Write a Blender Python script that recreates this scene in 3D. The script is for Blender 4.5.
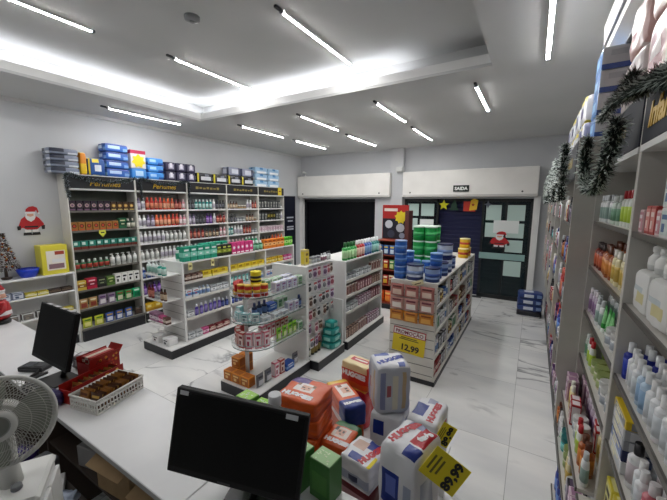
import bpy, bmesh, math, random
from mathutils import Vector, Matrix, Euler

for o in list(bpy.data.objects):
    bpy.data.objects.remove(o, do_unlink=True)
SC = bpy.context.scene
COL = SC.collection
PI = math.pi
R = math.radians
rng = random.Random(7)

# ------------------------------------------------------------------ camera
cd = bpy.data.cameras.new('camera')
cam = bpy.data.objects.new('camera', cd)
COL.objects.link(cam)
SC.camera = cam
cd.sensor_fit = 'HORIZONTAL'
cd.sensor_width = 36.0
cd.lens = 36.0 * 328.8 / 667.0
cd.clip_start = 0.02
cd.clip_end = 100
_y, _p, _r = R(31.184), R(8.027), R(0.326)
_rt = Vector((math.cos(_y), math.sin(_y), 0))
_fw = Vector((-math.sin(_y) * math.cos(_p), math.cos(_y) * math.cos(_p), -math.sin(_p)))
_up = _rt.cross(_fw)
_r2 = _rt * math.cos(_r) + _up * math.sin(_r)
_u2 = -_rt * math.sin(_r) + _up * math.cos(_r)
M = Matrix(((_r2.x, _u2.x, -_fw.x, 0), (_r2.y, _u2.y, -_fw.y, 0), (_r2.z, _u2.z, -_fw.z, 2.15), (0, 0, 0, 1)))
cam.matrix_world = M

# ------------------------------------------------------------------ world, exposure
w = bpy.data.worlds.new('world')
SC.world = w
w.use_nodes = True
w.node_tree.nodes['Background'].inputs[0].default_value = (0.75, 0.85, 1.0, 1)
w.node_tree.nodes['Background'].inputs[1].default_value = 0.02
SC.view_settings.view_transform = 'Standard'
SC.view_settings.look = 'None'
SC.view_settings.gamma = 1
SC.view_settings.exposure = 1.55
SC.cycles.use_denoising = True
SC.cycles.max_bounces = 6
SC.cycles.diffuse_bounces = 4
SC.cycles.glossy_bounces = 3
SC.cycles.transparent_max_bounces = 12
SC.cycles.sample_clamp_indirect = 6.0
LAMP = 46.0     # strength of the ceiling tubes
STRIP = 6.5     # strength of the cove strip

# ------------------------------------------------------------------ materials
def lin(c):
    return c / 12.92 if c <= 0.04045 else ((c + 0.055) / 1.055) ** 2.4
def rgb(h):
    if isinstance(h, str):
        h = h.lstrip('#')
        return tuple(lin(int(h[i:i + 2], 16) / 255) for i in (0, 2, 4)) + (1,)
    return tuple(h) + (1,)
MATS = {}
def mat(h, rough=0.45, metal=0.0, emit=0.0, alpha=1.0, trans=0.0, spec=0.5):
    key = (h, rough, metal, emit, alpha, trans, spec)
    if key in MATS:
        return MATS[key]
    m = bpy.data.materials.new('paint_%d' % len(MATS))
    m.use_nodes = True
    b = m.node_tree.nodes['Principled BSDF']
    b.inputs['Base Color'].default_value = rgb(h)
    b.inputs['Roughness'].default_value = rough
    b.inputs['Metallic'].default_value = metal
    b.inputs['Alpha'].default_value = alpha
    b.inputs['Specular IOR Level'].default_value = spec
    b.inputs['Transmission Weight'].default_value = trans
    if emit:
        b.inputs['Emission Color'].default_value = rgb(h)
        b.inputs['Emission Strength'].default_value = emit
    MATS[key] = m
    return m

def noisy(name, c1, c2, scale=3.0, rough=0.6, bump=0.0, bscale=60):
    m = bpy.data.materials.new(name)
    m.use_nodes = True
    nt = m.node_tree
    b = nt.nodes['Principled BSDF']
    tc = nt.nodes.new('ShaderNodeTexCoord')
    n = nt.nodes.new('ShaderNodeTexNoise')
    n.inputs['Scale'].default_value = scale
    n.inputs['Detail'].default_value = 4
    r = nt.nodes.new('ShaderNodeValToRGB')
    r.color_ramp.elements[0].color = rgb(c1)
    r.color_ramp.elements[1].color = rgb(c2)
    r.color_ramp.elements[0].position = 0.35
    r.color_ramp.elements[1].position = 0.65
    nt.links.new(tc.outputs['Object'], n.inputs['Vector'])
    nt.links.new(n.outputs['Fac'], r.inputs['Fac'])
    nt.links.new(r.outputs['Color'], b.inputs['Base Color'])
    b.inputs['Roughness'].default_value = rough
    if bump:
        n2 = nt.nodes.new('ShaderNodeTexNoise')
        n2.inputs['Scale'].default_value = bscale
        bp = nt.nodes.new('ShaderNodeBump')
        bp.inputs['Strength'].default_value = bump
        bp.inputs['Distance'].default_value = 0.01
        nt.links.new(tc.outputs['Object'], n2.inputs['Vector'])
        nt.links.new(n2.outputs['Fac'], bp.inputs['Height'])
        nt.links.new(bp.outputs['Normal'], b.inputs['Normal'])
    return m

def marble():
    m = bpy.data.materials.new('marble_tile')
    m.use_nodes = True
    nt = m.node_tree
    N, L = nt.nodes, nt.links
    b = N['Principled BSDF']
    tc = N.new('ShaderNodeTexCoord')
    def math_(op, a, c=None):
        q = N.new('ShaderNodeMath'); q.operation = op
        for i, v in enumerate((a, c)):
            if v is None: continue
            if isinstance(v, (int, float)): q.inputs[i].default_value = v
            else: L.new(v, q.inputs[i])
        return q.outputs[0]
    sep = N.new('ShaderNodeSeparateXYZ')
    L.new(tc.outputs['Object'], sep.inputs[0])
    TX, TY = 0.84, 1.19
    fx = math_('DIVIDE', math_('ADD', sep.outputs[0], 0.03 + 20 * TX), TX)
    fy = math_('DIVIDE', math_('ADD', sep.outputs[1], -3.12 + 20 * TY), TY)
    ix, iy = math_('FLOOR', fx), math_('FLOOR', fy)
    rx, ry = math_('FRACT', fx), math_('FRACT', fy)
    ex = math_('MULTIPLY', math_('MINIMUM', rx, math_('SUBTRACT', 1.0, rx)), TX)
    ey = math_('MULTIPLY', math_('MINIMUM', ry, math_('SUBTRACT', 1.0, ry)), TY)
    jt = math_('LESS_THAN', math_('MINIMUM', ex, ey), 0.0026)
    # each tile shifts the vein pattern
    off = N.new('ShaderNodeCombineXYZ')
    L.new(math_('MULTIPLY', ix, 3.17), off.inputs[0])
    L.new(math_('MULTIPLY', iy, 2.71), off.inputs[1])
    L.new(math_('ADD', math_('MULTIPLY', ix, 5.3), math_('MULTIPLY', iy, 7.9)), off.inputs[2])
    add = N.new('ShaderNodeVectorMath'); add.operation = 'ADD'
    L.new(tc.outputs['Object'], add.inputs[0]); L.new(off.outputs[0], add.inputs[1])
    mp = N.new('ShaderNodeMapping')
    mp.inputs['Rotation'].default_value = (0, 0, R(52))
    mp.inputs['Scale'].default_value = (0.55, 1.7, 1)
    L.new(add.outputs[0], mp.inputs[0])
    n1 = N.new('ShaderNodeTexNoise')
    n1.inputs['Scale'].default_value = 1.15
    n1.inputs['Detail'].default_value = 5
    n1.inputs['Distortion'].default_value = 0.5
    L.new(mp.outputs[0], n1.inputs['Vector'])
    ridge = math_('ABSOLUTE', math_('SUBTRACT', n1.outputs['Fac'], 0.5))
    vr = N.new('ShaderNodeValToRGB')
    vr.color_ramp.elements[0].position = 0.0
    vr.color_ramp.elements[0].color = (1, 1, 1, 1)
    vr.color_ramp.elements[1].position = 0.024
    vr.color_ramp.elements[1].color = (0, 0, 0, 1)
    L.new(ridge, vr.inputs['Fac'])
    n2 = N.new('ShaderNodeTexNoise')
    n2.inputs['Scale'].default_value = 1.3
    L.new(add.outputs[0], n2.inputs['Vector'])
    gate = N.new('ShaderNodeValToRGB')
    gate.color_ramp.elements[0].position = 0.44
    gate.color_ramp.elements[1].position = 0.62
    L.new(n2.outputs['Fac'], gate.inputs['Fac'])
    vein = math_('MULTIPLY', vr.outputs['Color'], gate.outputs['Color'])
    n3 = N.new('ShaderNodeTexNoise')
    n3.inputs['Scale'].default_value = 1.6
    n3.inputs['Detail'].default_value = 3
    L.new(mp.outputs[0], n3.inputs['Vector'])
    cl = N.new('ShaderNodeValToRGB')
    cl.color_ramp.elements[0].position = 0.3
    cl.color_ramp.elements[0].color = rgb('#dedfdf')
    cl.color_ramp.elements[1].position = 0.6
    cl.color_ramp.elements[1].color = rgb('#f1f1ef')
    L.new(n3.outputs['Fac'], cl.inputs['Fac'])
    mx = N.new('ShaderNodeMixRGB')
    L.new(math_('MULTIPLY', vein, 0.8), mx.inputs[0])
    L.new(cl.outputs[0], mx.inputs[1])
    mx.inputs[2].default_value = rgb('#77797c')
    mj = N.new('ShaderNodeMixRGB')
    L.new(math_('MULTIPLY', jt, 0.5), mj.inputs[0])
    L.new(mx.outputs[0], mj.inputs[1])
    mj.inputs[2].default_value = rgb('#606060')
    L.new(mj.outputs[0], b.inputs['Base Color'])
    b.inputs['Roughness'].default_value = 0.16
    return m

WALL = noisy('wall_paint', '#c6c7c9', '#c0c2c5', 1.5, 0.7, 0.04, 90)
CEIL = noisy('ceiling_paint', '#c9c9c8', '#c3c4c3', 1.2, 0.75)
BOXW = noisy('shutter_box_paint', '#efede8', '#e6e4df', 2.0, 0.5)
MARBLE = marble()
WHITE = noisy('white_laminate', '#e8e8e6', '#e2e2e0', 5, 0.35)
COUNTER = noisy('counter_laminate', '#e4e4e4', '#dededf', 4, 0.28)
CREAM = noisy('cream_metal', '#dddad2', '#d4d1c9', 5, 0.45)
GREYW = noisy('grey_panel', '#c4c2bc', '#bab8b2', 5, 0.5)
CARD = noisy('cardboard', '#a58a66', '#957a58', 8, 0.85)
BLACK = mat('#0a0a0b', 0.4)
KICK = mat('#17181f', 0.4)
STEEL = mat('#b8babd', 0.3, 0.9)
GLASS = mat('#dfeee9', 0.05, 0, 0, 0.28, 0, 0.6)
CLEAR = mat('#e4e6e8', 0.12, 0, 0, 0.35)

# ------------------------------------------------------------------ mesh helpers
class MB:
    def __init__(s):
        s.v, s.f, s.m, s.sm, s.mats = [], [], [], [], []
    def mi(s, m):
        if m not in s.mats: s.mats.append(m)
        return s.mats.index(m)
    def add(s, vs, fs, m, smooth=False):
        b = len(s.v); k = s.mi(m)
        s.v += [tuple(v) for v in vs]
        for f in fs:
            s.f.append([b + i for i in f]); s.m.append(k); s.sm.append(smooth)
        return s
    def box(s, a, b, m):
        x0, y0, z0 = a; x1, y1, z1 = b
        vs = [(x0, y0, z0), (x1, y0, z0), (x1, y1, z0), (x0, y1, z0), (x0, y0, z1), (x1, y0, z1), (x1, y1, z1), (x0, y1, z1)]
        return s.add(vs, [(0, 3, 2, 1), (4, 5, 6, 7), (0, 1, 5, 4), (1, 2, 6, 5), (2, 3, 7, 6), (3, 0, 4, 7)], m)
    def bbox(s, a, b, m, r=0.003, seg=1):
        """box with bevelled edges"""
        bm = bmesh.new()
        bmesh.ops.create_cube(bm, size=1)
        for v in bm.verts:
            v.co = Vector([(a[i] + b[i]) / 2 + v.co[i] * (b[i] - a[i]) for i in range(3)])
        bmesh.ops.bevel(bm, geom=bm.edges[:], offset=r, segments=seg, affect='EDGES', profile=0.5)
        bm.verts.index_update()
        s.add([v.co for v in bm.verts], [[v.index for v in f.verts] for f in bm.faces], m)
        bm.free(); return s
    def lathe(s, prof, seg, sy=1.0, at=(0, 0, 0)):
        """prof: [(r, z, material of the band that ends here)]"""
        base = len(s.v)
        for r, z, _ in prof:
            for i in range(seg):
                a = 2 * PI * i / seg
                s.v.append((at[0] + r * math.cos(a), at[1] + r * sy * math.sin(a), at[2] + z))
        for k in range(1, len(prof)):
            mi = s.mi(prof[k][2])
            for i in range(seg):
                j = (i + 1) % seg
                s.f.append([base + (k - 1) * seg + i, base + (k - 1) * seg + j, base + k * seg + j, base + k * seg + i]); s.m.append(mi); s.sm.append(True)
        s.f.append([base + i for i in range(seg)][::-1]); s.m.append(s.mi(prof[1][2])); s.sm.append(False)
        s.f.append([base + (len(prof) - 1) * seg + i for i in range(seg)]); s.m.append(s.mi(prof[-1][2])); s.sm.append(False)
        return s
    def tube(s, pts, r, m, seg=6, closed=False):
        pts = [Vector(p) for p in pts]; n = len(pts); base = len(s.v); k = s.mi(m)
        up = None
        for i, p in enumerate(pts):
            if closed: t = pts[(i + 1) % n] - pts[i - 1]
            else: t = pts[min(i + 1, n - 1)] - pts[max(i - 1, 0)]
            t = t.normalized() if t.length > 1e-9 else Vector((0, 0, 1))
            if up is None: up = t.orthogonal().normalized()
            u = up - t * up.dot(t)
            up = u.normalized() if u.length > 1e-6 else t.orthogonal().normalized()
            c = t.cross(up)
            rr = r[i] if isinstance(r, (list, tuple)) else r
            for q in range(seg):
                a = 2 * PI * q / seg
                s.v.append(tuple(p + (up * math.cos(a) + c * math.sin(a)) * rr))
        for i in range(n if closed else n - 1):
            for q in range(seg):
                a, b2 = base + i * seg, base + ((i + 1) % n) * seg
                s.f.append([a + q, a + (q + 1) % seg, b2 + (q + 1) % seg, b2 + q]); s.m.append(k); s.sm.append(True)
        if not closed:
            s.f.append([base + q for q in range(seg)][::-1]); s.m.append(k); s.sm.append(False)
            s.f.append([base + (n - 1) * seg + q for q in range(seg)]); s.m.append(k); s.sm.append(False)
        return s
    def mesh(s, name):
        me = bpy.data.meshes.new(name)
        me.from_pydata(s.v, [], s.f)
        for m in s.mats: me.materials.append(m)
        me.polygons.foreach_set('material_index', s.m)
        me.polygons.foreach_set('use_smooth', s.sm)
        me.update()
        return me
    def build(s, name, parent=None, loc=(0, 0, 0), rot=(0, 0, 0)):
        return link(name, s.mesh(name), parent, loc, rot)

def link(name, me, parent=None, loc=(0, 0, 0), rot=(0, 0, 0)):
    o = bpy.data.objects.new(name, me)
    COL.objects.link(o)
    if parent is not None: o.parent = parent
    o.location = loc; o.rotation_euler = rot
    return o
def tag(o, label, cat, group=None):
    o['label'] = label; o['category'] = cat
    if group: o['group'] = group
    return o
def thing(name, label, cat, loc=(0, 0, 0), rz=0, group=None, rot=None):
    o = link(name, None, None, loc, rot or (0, 0, rz))
    return tag(o, label, cat, group)
def struct(name, mb, loc=(0, 0, 0)):
    o = mb.build(name, None, loc); o['kind'] = 'structure'; return o
def dup(root):
    r = root.copy(); COL.objects.link(r)
    for ch in list(root.children):
        c = ch.copy(); COL.objects.link(c); c.parent = r
        for g in list(ch.children):
            d = g.copy(); COL.objects.link(d); d.parent = c
    return r
def slab(name, a, b, m, parent=None, r=0.0):
    q = MB()
    q.bbox(a, b, m, r) if r else q.box(a, b, m)
    return q.build(name, parent)

def text_data(txt, size, ext=0.001, bold=0.0, shear=0.0):
    cu = bpy.data.curves.new('t', 'FONT')
    cu.body = txt; cu.size = size; cu.extrude = ext; cu.offset = bold; cu.shear = shear
    cu.align_x = 'CENTER'; cu.align_y = 'CENTER'; cu.resolution_u = 3
    o = bpy.data.objects.new('t', cu); COL.objects.link(o)
    dg = bpy.context.evaluated_depsgraph_get()
    me = bpy.data.meshes.new_from_object(o.evaluated_get(dg))
    bpy.data.objects.remove(o); bpy.data.curves.remove(cu)
    return me
def lettering(txt, size, m, parent, loc, rot, bold=0.0, shear=0.0, name='lettering', ext=0.001):
    me = text_data(txt, size, ext, bold, shear)
    me.materials.clear(); me.materials.append(m)
    return link(name, me, parent, loc, rot)
FRONT = (PI / 2, 0, 0)        # text that reads when seen from -Y

# ------------------------------------------------------------------ room
XL, XR, YB, YN, ZC = -6.12, 0.60, 8.20, -2.6, 3.53
ZT = 3.84
TX0, TX1, TY0, TY1 = -4.97, -0.47, -1.3, 3.83
struct('floor', MB().box((XL - .2, YN - .2, -0.1), (XR + .2, YB + 1.0, 0), MARBLE))
struct('wall_left', MB().box((XL - .15, YN - .2, 0), (XL, YB + .2, ZC + .5), WALL))
struct('wall_right', MB().box((XR, YN - .2, 0), (XR + .15, YB + .2, ZC + .5), WALL))
struct('wall_front', MB().box((XL, YN - .15, 0), (XR, YN, ZC + .5), WALL))
bw = MB()
W1 = (-6.03, -3.55); D1 = (-2.85, -0.02); ZO = 2.28
bw.box((XL, YB, 0), (W1[0], YB + .2, ZC + .5), WALL)
bw.box((W1[0], YB, ZO), (W1[1], YB + .2, ZC + .5), WALL)
bw.box((W1[1], YB, 0), (D1[0], YB + .2, ZC + .5), WALL)
bw.box((D1[0], YB, ZO), (D1[1], YB + .2, ZC + .5), WALL)
bw.box((D1[1], YB, 0), (XR, YB + .2, ZC + .5), WALL)
struct('wall_back', bw)
ce = MB()
for a, b in (((XL, YN), (TX0, YB)), ((TX1, YN), (XR, YB)), ((TX0, YN), (TX1, TY0)), ((TX0, TY1), (TX1, YB))):
    ce.box((a[0], a[1], ZC), (b[0], b[1], ZC + .03), CEIL)
G = 0.24
ce.box((TX0 - G, TY0 - G, ZT), (TX1 + G, TY1 + G, ZT + .04), CEIL)
for a, b in (((TX0 - G - .03, TY0 - G), (TX0 - G, TY1 + G)), ((TX1 + G, TY0 - G), (TX1 + G + .03, TY1 + G)), ((TX0 - G, TY0 - G - .03), (TX1 + G, TY0 - G)), ((TX0 - G, TY1 + G), (TX1 + G, TY1 + G + .03))):
    ce.box((a[0], a[1], ZC + .03), (b[0], b[1], ZT), CEIL)
struct('ceiling', ce)
tr = MB(); LH = 0.12; LT = 0.03
for a, b in (((TX0 - LT, TY0 - LT), (TX0, TY1 + LT)), ((TX1, TY0 - LT), (TX1 + LT, TY1 + LT)), ((TX0, TY0 - LT), (TX1, TY0)), ((TX0, TY1), (TX1, TY1 + LT))):
    tr.box((a[0], a[1], ZC + .0305), (b[0], b[1], ZC + LH), WHITE)
struct('trim_1', tr)
struct('trim_2', MB().box((XL, YN, ZC - .05), (XL + .035, YB, ZC), CEIL).box((XL, YB - .035, ZC - .04), (XR, YB, ZC), WALL))
struct('trim_3', MB().box((-3.2, YB - .12, 0), (-2.87, YB, ZC), WALL))

# ---- lamps of the room
def tubelight(x, y0, y1, z, label, grp):
    t = thing('ceiling_light', label, 'ceiling light', (x, y0, z), 0, grp)
    L = y1 - y0
    MB().box((-.018, 0.0, -.004), (.018, L, 0), WHITE).box((-.018, .031, -.022), (-.0145, L - .031, -.0041), WHITE).box((.0145, .031, -.022), (.018, L - .031, -.0041), WHITE).build('housing', t)
    q = MB()
    pr_ = [(-.0142, -.006), (-.0142, -.0215), (-.008, -.0265), (.008, -.0265), (.0142, -.0215), (.0142, -.006)]
    n = len(pr_)
    q.add([(x_, 0.03, z_) for x_, z_ in pr_] + [(x_, L - .03, z_) for x_, z_ in pr_],
          [(i, i + 1, n + i + 1, n + i) for i in range(n - 1)] + [tuple(range(n))[::-1], tuple(range(n, 2 * n))], mat('#faf9f8', .4, 0, LAMP))
    q.build('tube', t)
    for yy in (0.0, L - .03):
        MB().bbox((-.017, yy, -.03), (.017, yy + .03, -.004), mat('#70737a', .4), .003).build('end_cap', t)
    MB().box((-.014, -.075, -.02), (.014, -.006, 0), mat('#26282c', .5)).build('plug', t)
zt, zl = ZT, ZC
LG = 'slim tube lights on the ceiling'
for x, y0, y1, z, lb in (
    (-2.04, 2.45, 3.76, zt, 'white tube light in the raised ceiling tray, nearest the shelves on the right'),
    (-3.745, 2.54, 3.80, zt, 'white tube light in the raised ceiling tray above the centre of the room'),
    (-3.87, 0.55, 1.79, zt, 'white tube light in the raised ceiling tray, cut off by the top left corner'),
    (-5.44, 2.58, 3.78, zl, 'white tube light outside the tray, running beside the left wall'),
    (-5.44, 0.02, 1.24, zl, 'white tube light by the left wall, only its end showing'),
    (-4.60, 4.38, 5.56, zl, 'white tube light just past the tray corner, furthest left of its row'),
    (-3.26, 4.34, 5.54, zl, 'white tube light past the tray edge, second from left in the nearer row'),
    (-4.60, 5.95, 7.20, zl, 'white tube light nearest the far left corner of the ceiling'),
    (-3.33, 6.02, 7.40, zl, 'white tube light in the far row above the shuttered window'),
    (-1.96, 4.34, 5.56, zl, 'white tube light past the tray edge, third from left in the nearer row'),
    (-2.00, 6.05, 7.36, zl, 'white tube light in the far row in front of the door'),
    (-0.69, 4.31, 5.53, zl, 'short white tube light beyond the tray corner, towards the exit door'),
    (0.00, 2.68, 3.90, zl, 'white tube light pointing to the viewer above the right aisle')):
    tubelight(x, y0, y1, z, lb, LG)
# lights of the part of the room behind the photographer
tubelight(-2.0, -1.2, 0.0, zt, 'white tube light on the ceiling behind the counter', 'tube lights behind the counter')
ls = MB()
EM = mat('#f6f8ff', .4, 0, STRIP)
ls.box((TX0 - .10, 0.9, ZC + .085), (TX0 - .075, TY1, ZC + .105), EM)
ls.box((TX0 - .075, TY1 + .055, ZC + .085), (-1.42, TY1 + .08, ZC + .105), EM)
ls.box((TX0 - .10, 0.9, ZC + .031), (TX0 - .075, TY1, ZC + .0845), WHITE).box((TX0 - .075, TY1 + .055, ZC + .031), (-1.42, TY1 + .08, ZC + .0845), WHITE)
tag(ls.build('cove_light_strip'), 'white light strip glowing behind the edge of the ceiling tray', 'light strip')
dt = thing('smoke_detector', 'small round grey detector in the raised ceiling tray', 'detector', (-2.82, 2.13, ZT - .03))
MB().lathe([(.03, -.012, mat('#9a9c9d')), (.066, 0, mat('#8a8c8e')), (.07, .03, mat('#8a8c8e'))], 20).build('cover', dt)
MB().lathe([(.018, -.02, mat('#77797b')), (.026, -.012, mat('#77797b'))], 14).build('sensor', dt)

# ---- shutter boxes, openings, door
ZB0, ZB1, YF = 2.325, 2.93, 7.95
for x0, x1, nm in ((-6.08, -3.17, 'over the dark window'), (-2.83, 0.04, 'over the exit door')):
    t = thing('shutter_box', 'long white roller shutter box ' + nm, 'shutter box', (0, 0, 0))
    MB().bbox((x0, YF, ZB0), (x1, YB - .002, ZB1), BOXW, .01).build('housing', t)
    MB().box((x0 + .02, YF - .012, ZB0 + .004), (x1 - .02, YF, ZB0 + .05), mat('#c9c7c2', .4)).build('bottom_rail', t)
    for xx in (x0 + .2, x1 - .28):
        MB().lathe([(.018, 0, BLACK), (.018, .012, BLACK)], 10).build('bolt', t, (xx, YF - .002, ZB0 + .1), (PI / 2, 0, 0))
ex = thing('exit_sign', 'small dark exit sign with white letters on the white box above the door', 'sign', (-1.45, YF - .012, 2.505))
MB().bbox((-.17, -.006, -.072), (.17, .0115, .072), mat('#0e1f17', .4), .003).build('board', ex)
lettering('SAIDA', .098, mat('#f0f3ee', .5), ex, (0, -.008, -.004), FRONT, .004)
tag(MB().bbox((-3.02, YF - .0, ZB1 + .01), (-2.85, YB - .13, ZB1 + .13), mat('#cfd0ce'), .01).build('junction_box'), 'small pale box on top of the gap between the shutter boxes', 'box')
cm = thing('security_camera', 'tiny white security camera on the shutter box near the left corner', 'camera', (-5.85, 8.05, ZB1))
MB().lathe([(.03, 0, WHITE), (.03, .02, WHITE), (.012, .03, WHITE), (.012, .09, WHITE)], 10).build('bracket', cm)
MB().lathe([(.022, -.07, WHITE), (.028, .0, WHITE), (.028, .07, WHITE)], 10).build('body', cm, (0, -.04, .11), (PI / 2 - .2, 0, 0))

NAVY = mat('#10142e', .35)
win = MB()
win.box((W1[0], YB + .10, 0), (W1[1], YB + .12, ZO), mat('#05070d', .45, 0, 0, 1, 0, .2))
struct('window_1', win)
fr = MB()
FRM = mat('#1b1f22', .4)
for x in (W1[0], W1[1] - .06): fr.box((x, YB + .04, 0), (x + .06, YB + .1, ZO), FRM)
fr.box((W1[0], YB + .04, ZO - .08), (W1[1], YB + .1, ZO), FRM)
struct('trim_4', fr)
struct('trim_5', MB().box((-6.12, YB - .1, 0), (-6.0, YB, ZB0), WHITE).box((-3.62, YB - .1, 0), (-3.2, YB - .0, ZB0), WALL))
struct('trim_6', MB().box((-0.02, YB - .14, 0), (0.1, YB, ZB0), WHITE))
# door: dark shutter behind, framed glass leaves at both sides
sh = MB()
for i in range(24):
    z0 = i * .095
    sh.add([(D1[0], YB + .17, z0), (D1[1], YB + .17, z0), (D1[1], YB + .155, z0 + .08), (D1[0], YB + .155, z0 + .08), (D1[1], YB + .17, z0 + .095), (D1[0], YB + .17, z0 + .095)],
           [(0, 1, 2, 3), (3, 2, 4, 5)], mat('#12173f', .45))
struct('door_1', sh)
DF = mat('#161a1c', .4)
gl = mat('#223033', .08, 0, 0, .55)
def leaf(n, x0, x1, y, bars):
    q = MB()
    for x in (x0, x1 - .05): q.box((x, y, 0.0), (x + .05, y + .04, ZO), DF)
    q.box((x0, y, ZO - .07), (x1, y + .04, ZO), DF).box((x0, y, 0), (x1, y + .04, .09), DF)
    for b in bars: q.box((x0 + b, y + .005, .09), (x0 + b + .035, y + .035, ZO - .07), DF)
    struct('trim_%d' % n, q)
    struct('window_%d' % n, MB().box((x0 + .04, y + .016, .08), (x1 - .04, y + .022, ZO - .06), gl))
leaf(10, D1[0], D1[0] + .86, YB + .03, (.40,))
leaf(11, -1.02, D1[1], YB + .03, (.47,))
struct('trim_7', MB().box((-1.98, YB + .06, ZO - .06), (-1.0, YB + .1, ZO), DF))
struct('trim_8', MB().box((-2.0, YB - .1, 0.0), (-0.9, YB + .03, .012), mat('#2a2c30', .5)))
PAP = mat('#bcd3cc', .7); PAPW = mat('#e3e8e6', .7)
def sheet(x0, x1, z0, z1, label, m=PAP, y=YB + .026, grp=None):
    q = MB(); n = 4
    for i in range(n):
        a = x0 + (x1 - x0) * i / n; b = x0 + (x1 - x0) * (i + 1) / n
        q.box((a, y - .0006, z0), (b, y + .0006, z1), m)
    tag(q.build('paper_sheet'), label, 'paper', grp)
PG = 'paper sheets taped to the glass door'
sheet(-2.76, -2.48, 1.86, 2.16, 'pale paper on the left door glass, upper of two nearest the wall', grp=PG)
sheet(-2.42, -2.10, 1.86, 2.16, 'pale paper on the left door glass, upper one beside the dark opening', grp=PG)
sheet(-2.76, -2.50, 1.50, 1.80, 'pale paper on the left door glass, lower of two nearest the wall', grp=PG)
sheet(-2.44, -2.10, 1.46, 1.78, 'whiter paper on the left door glass, lower one beside the dark opening', PAPW, grp=PG)
sheet(-0.93, -0.62, 1.80, 2.14, 'pale paper on the right door glass, top row nearest the opening', grp=PG)
sheet(-0.50, -0.16, 1.80, 2.14, 'pale paper on the right door glass, top row nearest the post', grp=PG)
sheet(-0.93, -0.62, 1.42, 1.74, 'pale paper on the right door glass, above the santa sticker', grp=PG)
sheet(-0.50, -0.16, 1.42, 1.74, 'pale paper on the right door glass, second row nearest the post', grp=PG)
sheet(-0.50, -0.16, 1.10, 1.37, 'pale paper on the right door glass, third row beside the santa', grp=PG)
sheet(-0.50, -0.16, 0.56, 0.90, 'pale paper on the right door glass, lowest sheet below the band', grp=PG)
sheet(-0.76, -0.26, 1.52, 1.80, 'white paper taped across the middle of the right door leaf', PAPW, YB + .021, PG)
tag(MB().box((-1.02, YB + .012, .92), (-.1, YB + .029, 1.06), mat('#8fb0ac', .5)).build('handle_band'), 'pale green band across the right glass door leaf', 'band')
def flat_poly(pts, m, th=.004):
    n = len(pts); q = MB()
    q.add([(x, -th / 2, z) for x, z in pts] + [(x, th / 2, z) for x, z in pts],
          [tuple(range(n)), tuple(range(2 * n - 1, n - 1, -1))] + [(i, n + i, n + (i + 1) % n, (i + 1) % n) for i in range(n)], m)
    return q
def star(r, k=5, q=.45): return [((r if i % 2 == 0 else r * q) * math.sin(PI * i / k), (r if i % 2 == 0 else r * q) * math.cos(PI * i / k)) for i in range(2 * k)]
ZD = 2.13
tag(flat_poly(star(.13), mat('#e6e21e')).build('paper_star', None, (-1.88, YB + .05, ZD)), 'yellow paper star hanging at the top of the door', 'decoration')
tag(flat_poly([(-.11, -.12), (.11, -.12), (.05, -.02), (.08, -.02), (0, .14), (-.08, -.02), (-.05, -.02)], mat('#123c28')).build('paper_tree', None, (-1.64, YB + .05, ZD)), 'dark green paper tree hanging beside the yellow star', 'decoration')
og = thing('paper_gift', 'red and yellow paper gift hanging over the door', 'decoration', (-1.30, YB + .05, ZD - .01))
flat_poly([(-.13, -.13), (.13, -.13), (.13, .10), (-.13, .10)], mat('#c8321e')).build('gift_box', og)
flat_poly([(.0, -.11), (.16, -.09), (.19, .12), (.1, .17), (.03, .12)], mat('#eec22a')).build('figure', og, (0, -.008, 0))
flat_poly(star(.04), mat('#b5271a')).build('badge', og, (.08, -.014, .02))
tag(flat_poly(star(.09, 4, .4), mat('#5a5f6c')).build('paper_snowflake', None, (-.90, YB + .02, ZD + .02)), 'small grey paper star at the right end of the door garland', 'decoration')

def santa_flat(name, label, loc, rz, s, sx=1.0):
    t = thing(name, label, 'sticker', loc, rz)
    red, wht, skin, blk = mat('#b71f24', .6), mat('#e9e6e4', .6), mat('#d9a58c', .6), mat('#1e1b1c', .6)
    def P(nm, pts, m, k): flat_poly([(x * s * sx, z * s) for x, z in pts], m, .003).build(nm, t, (0, -.0016 - k * .003, 0))
    P('coat', [(-.7, -.45), (-.35, -.62), (.4, -.62), (.75, -.4), (1.0, -.45), (1.05, -.2), (.7, .2), (.35, .4), (-.35, .4), (-.75, .15), (-1.0, -.3), (-.95, -.55)], red, 0)
    P('beard', [(-.42, .3), (-.3, .1), (0, -.05), (.3, .1), (.42, .3), (.36, .5), (-.36, .5)], wht, 1)
    P('face', [(-.26, .38), (0, .3), (.26, .38), (.26, .56), (-.26, .56)], skin, 2)
    P('hat', [(-.38, .6), (.38, .6), (.5, .8), (.62, .55), (.72, .6), (.6, .95), (.3, 1.05), (-.05, 1.0), (-.3, .85)], red, 2)
    P('hat_brim', [(-.42, .52), (.42, .52), (.42, .66), (-.42, .66)], wht, 3)
    P('hat_bobble', [(.6, .5), (.74, .48), (.78, .6), (.66, .64)], wht, 3)
    P('belt', [(-.55, -.35), (.55, -.35), (.52, -.45), (-.52, -.45)], blk, 1)
    for k, x in enumerate((-.32, .3)): P('leg', [(x - .25, -.6), (x + .25, -.6), (x + .22, -.82), (x - .22, -.82)], wht, 0)
    for x in (-.36, .34): P('boot', [(x - .32, -.8), (x + .3, -.8), (x + .34, -1.0), (x - .36, -1.0)], blk, 1)
    for x in (-.98, .98): P('glove', [(x - .16, -.35), (x + .14, -.3), (x + .1, -.6), (x - .14, -.62)], wht if s < .18 else blk, 1)
santa_flat('santa_sticker', 'santa sticker stuck on the right leaf of the glass door', (-.62, YB + .012, 1.36), 0, .19)
santa_flat('santa_cutout', 'red santa cutout stuck on the white left wall', (XL + .002, 1.78, 1.88), PI / 2, .2, .68)
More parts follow.
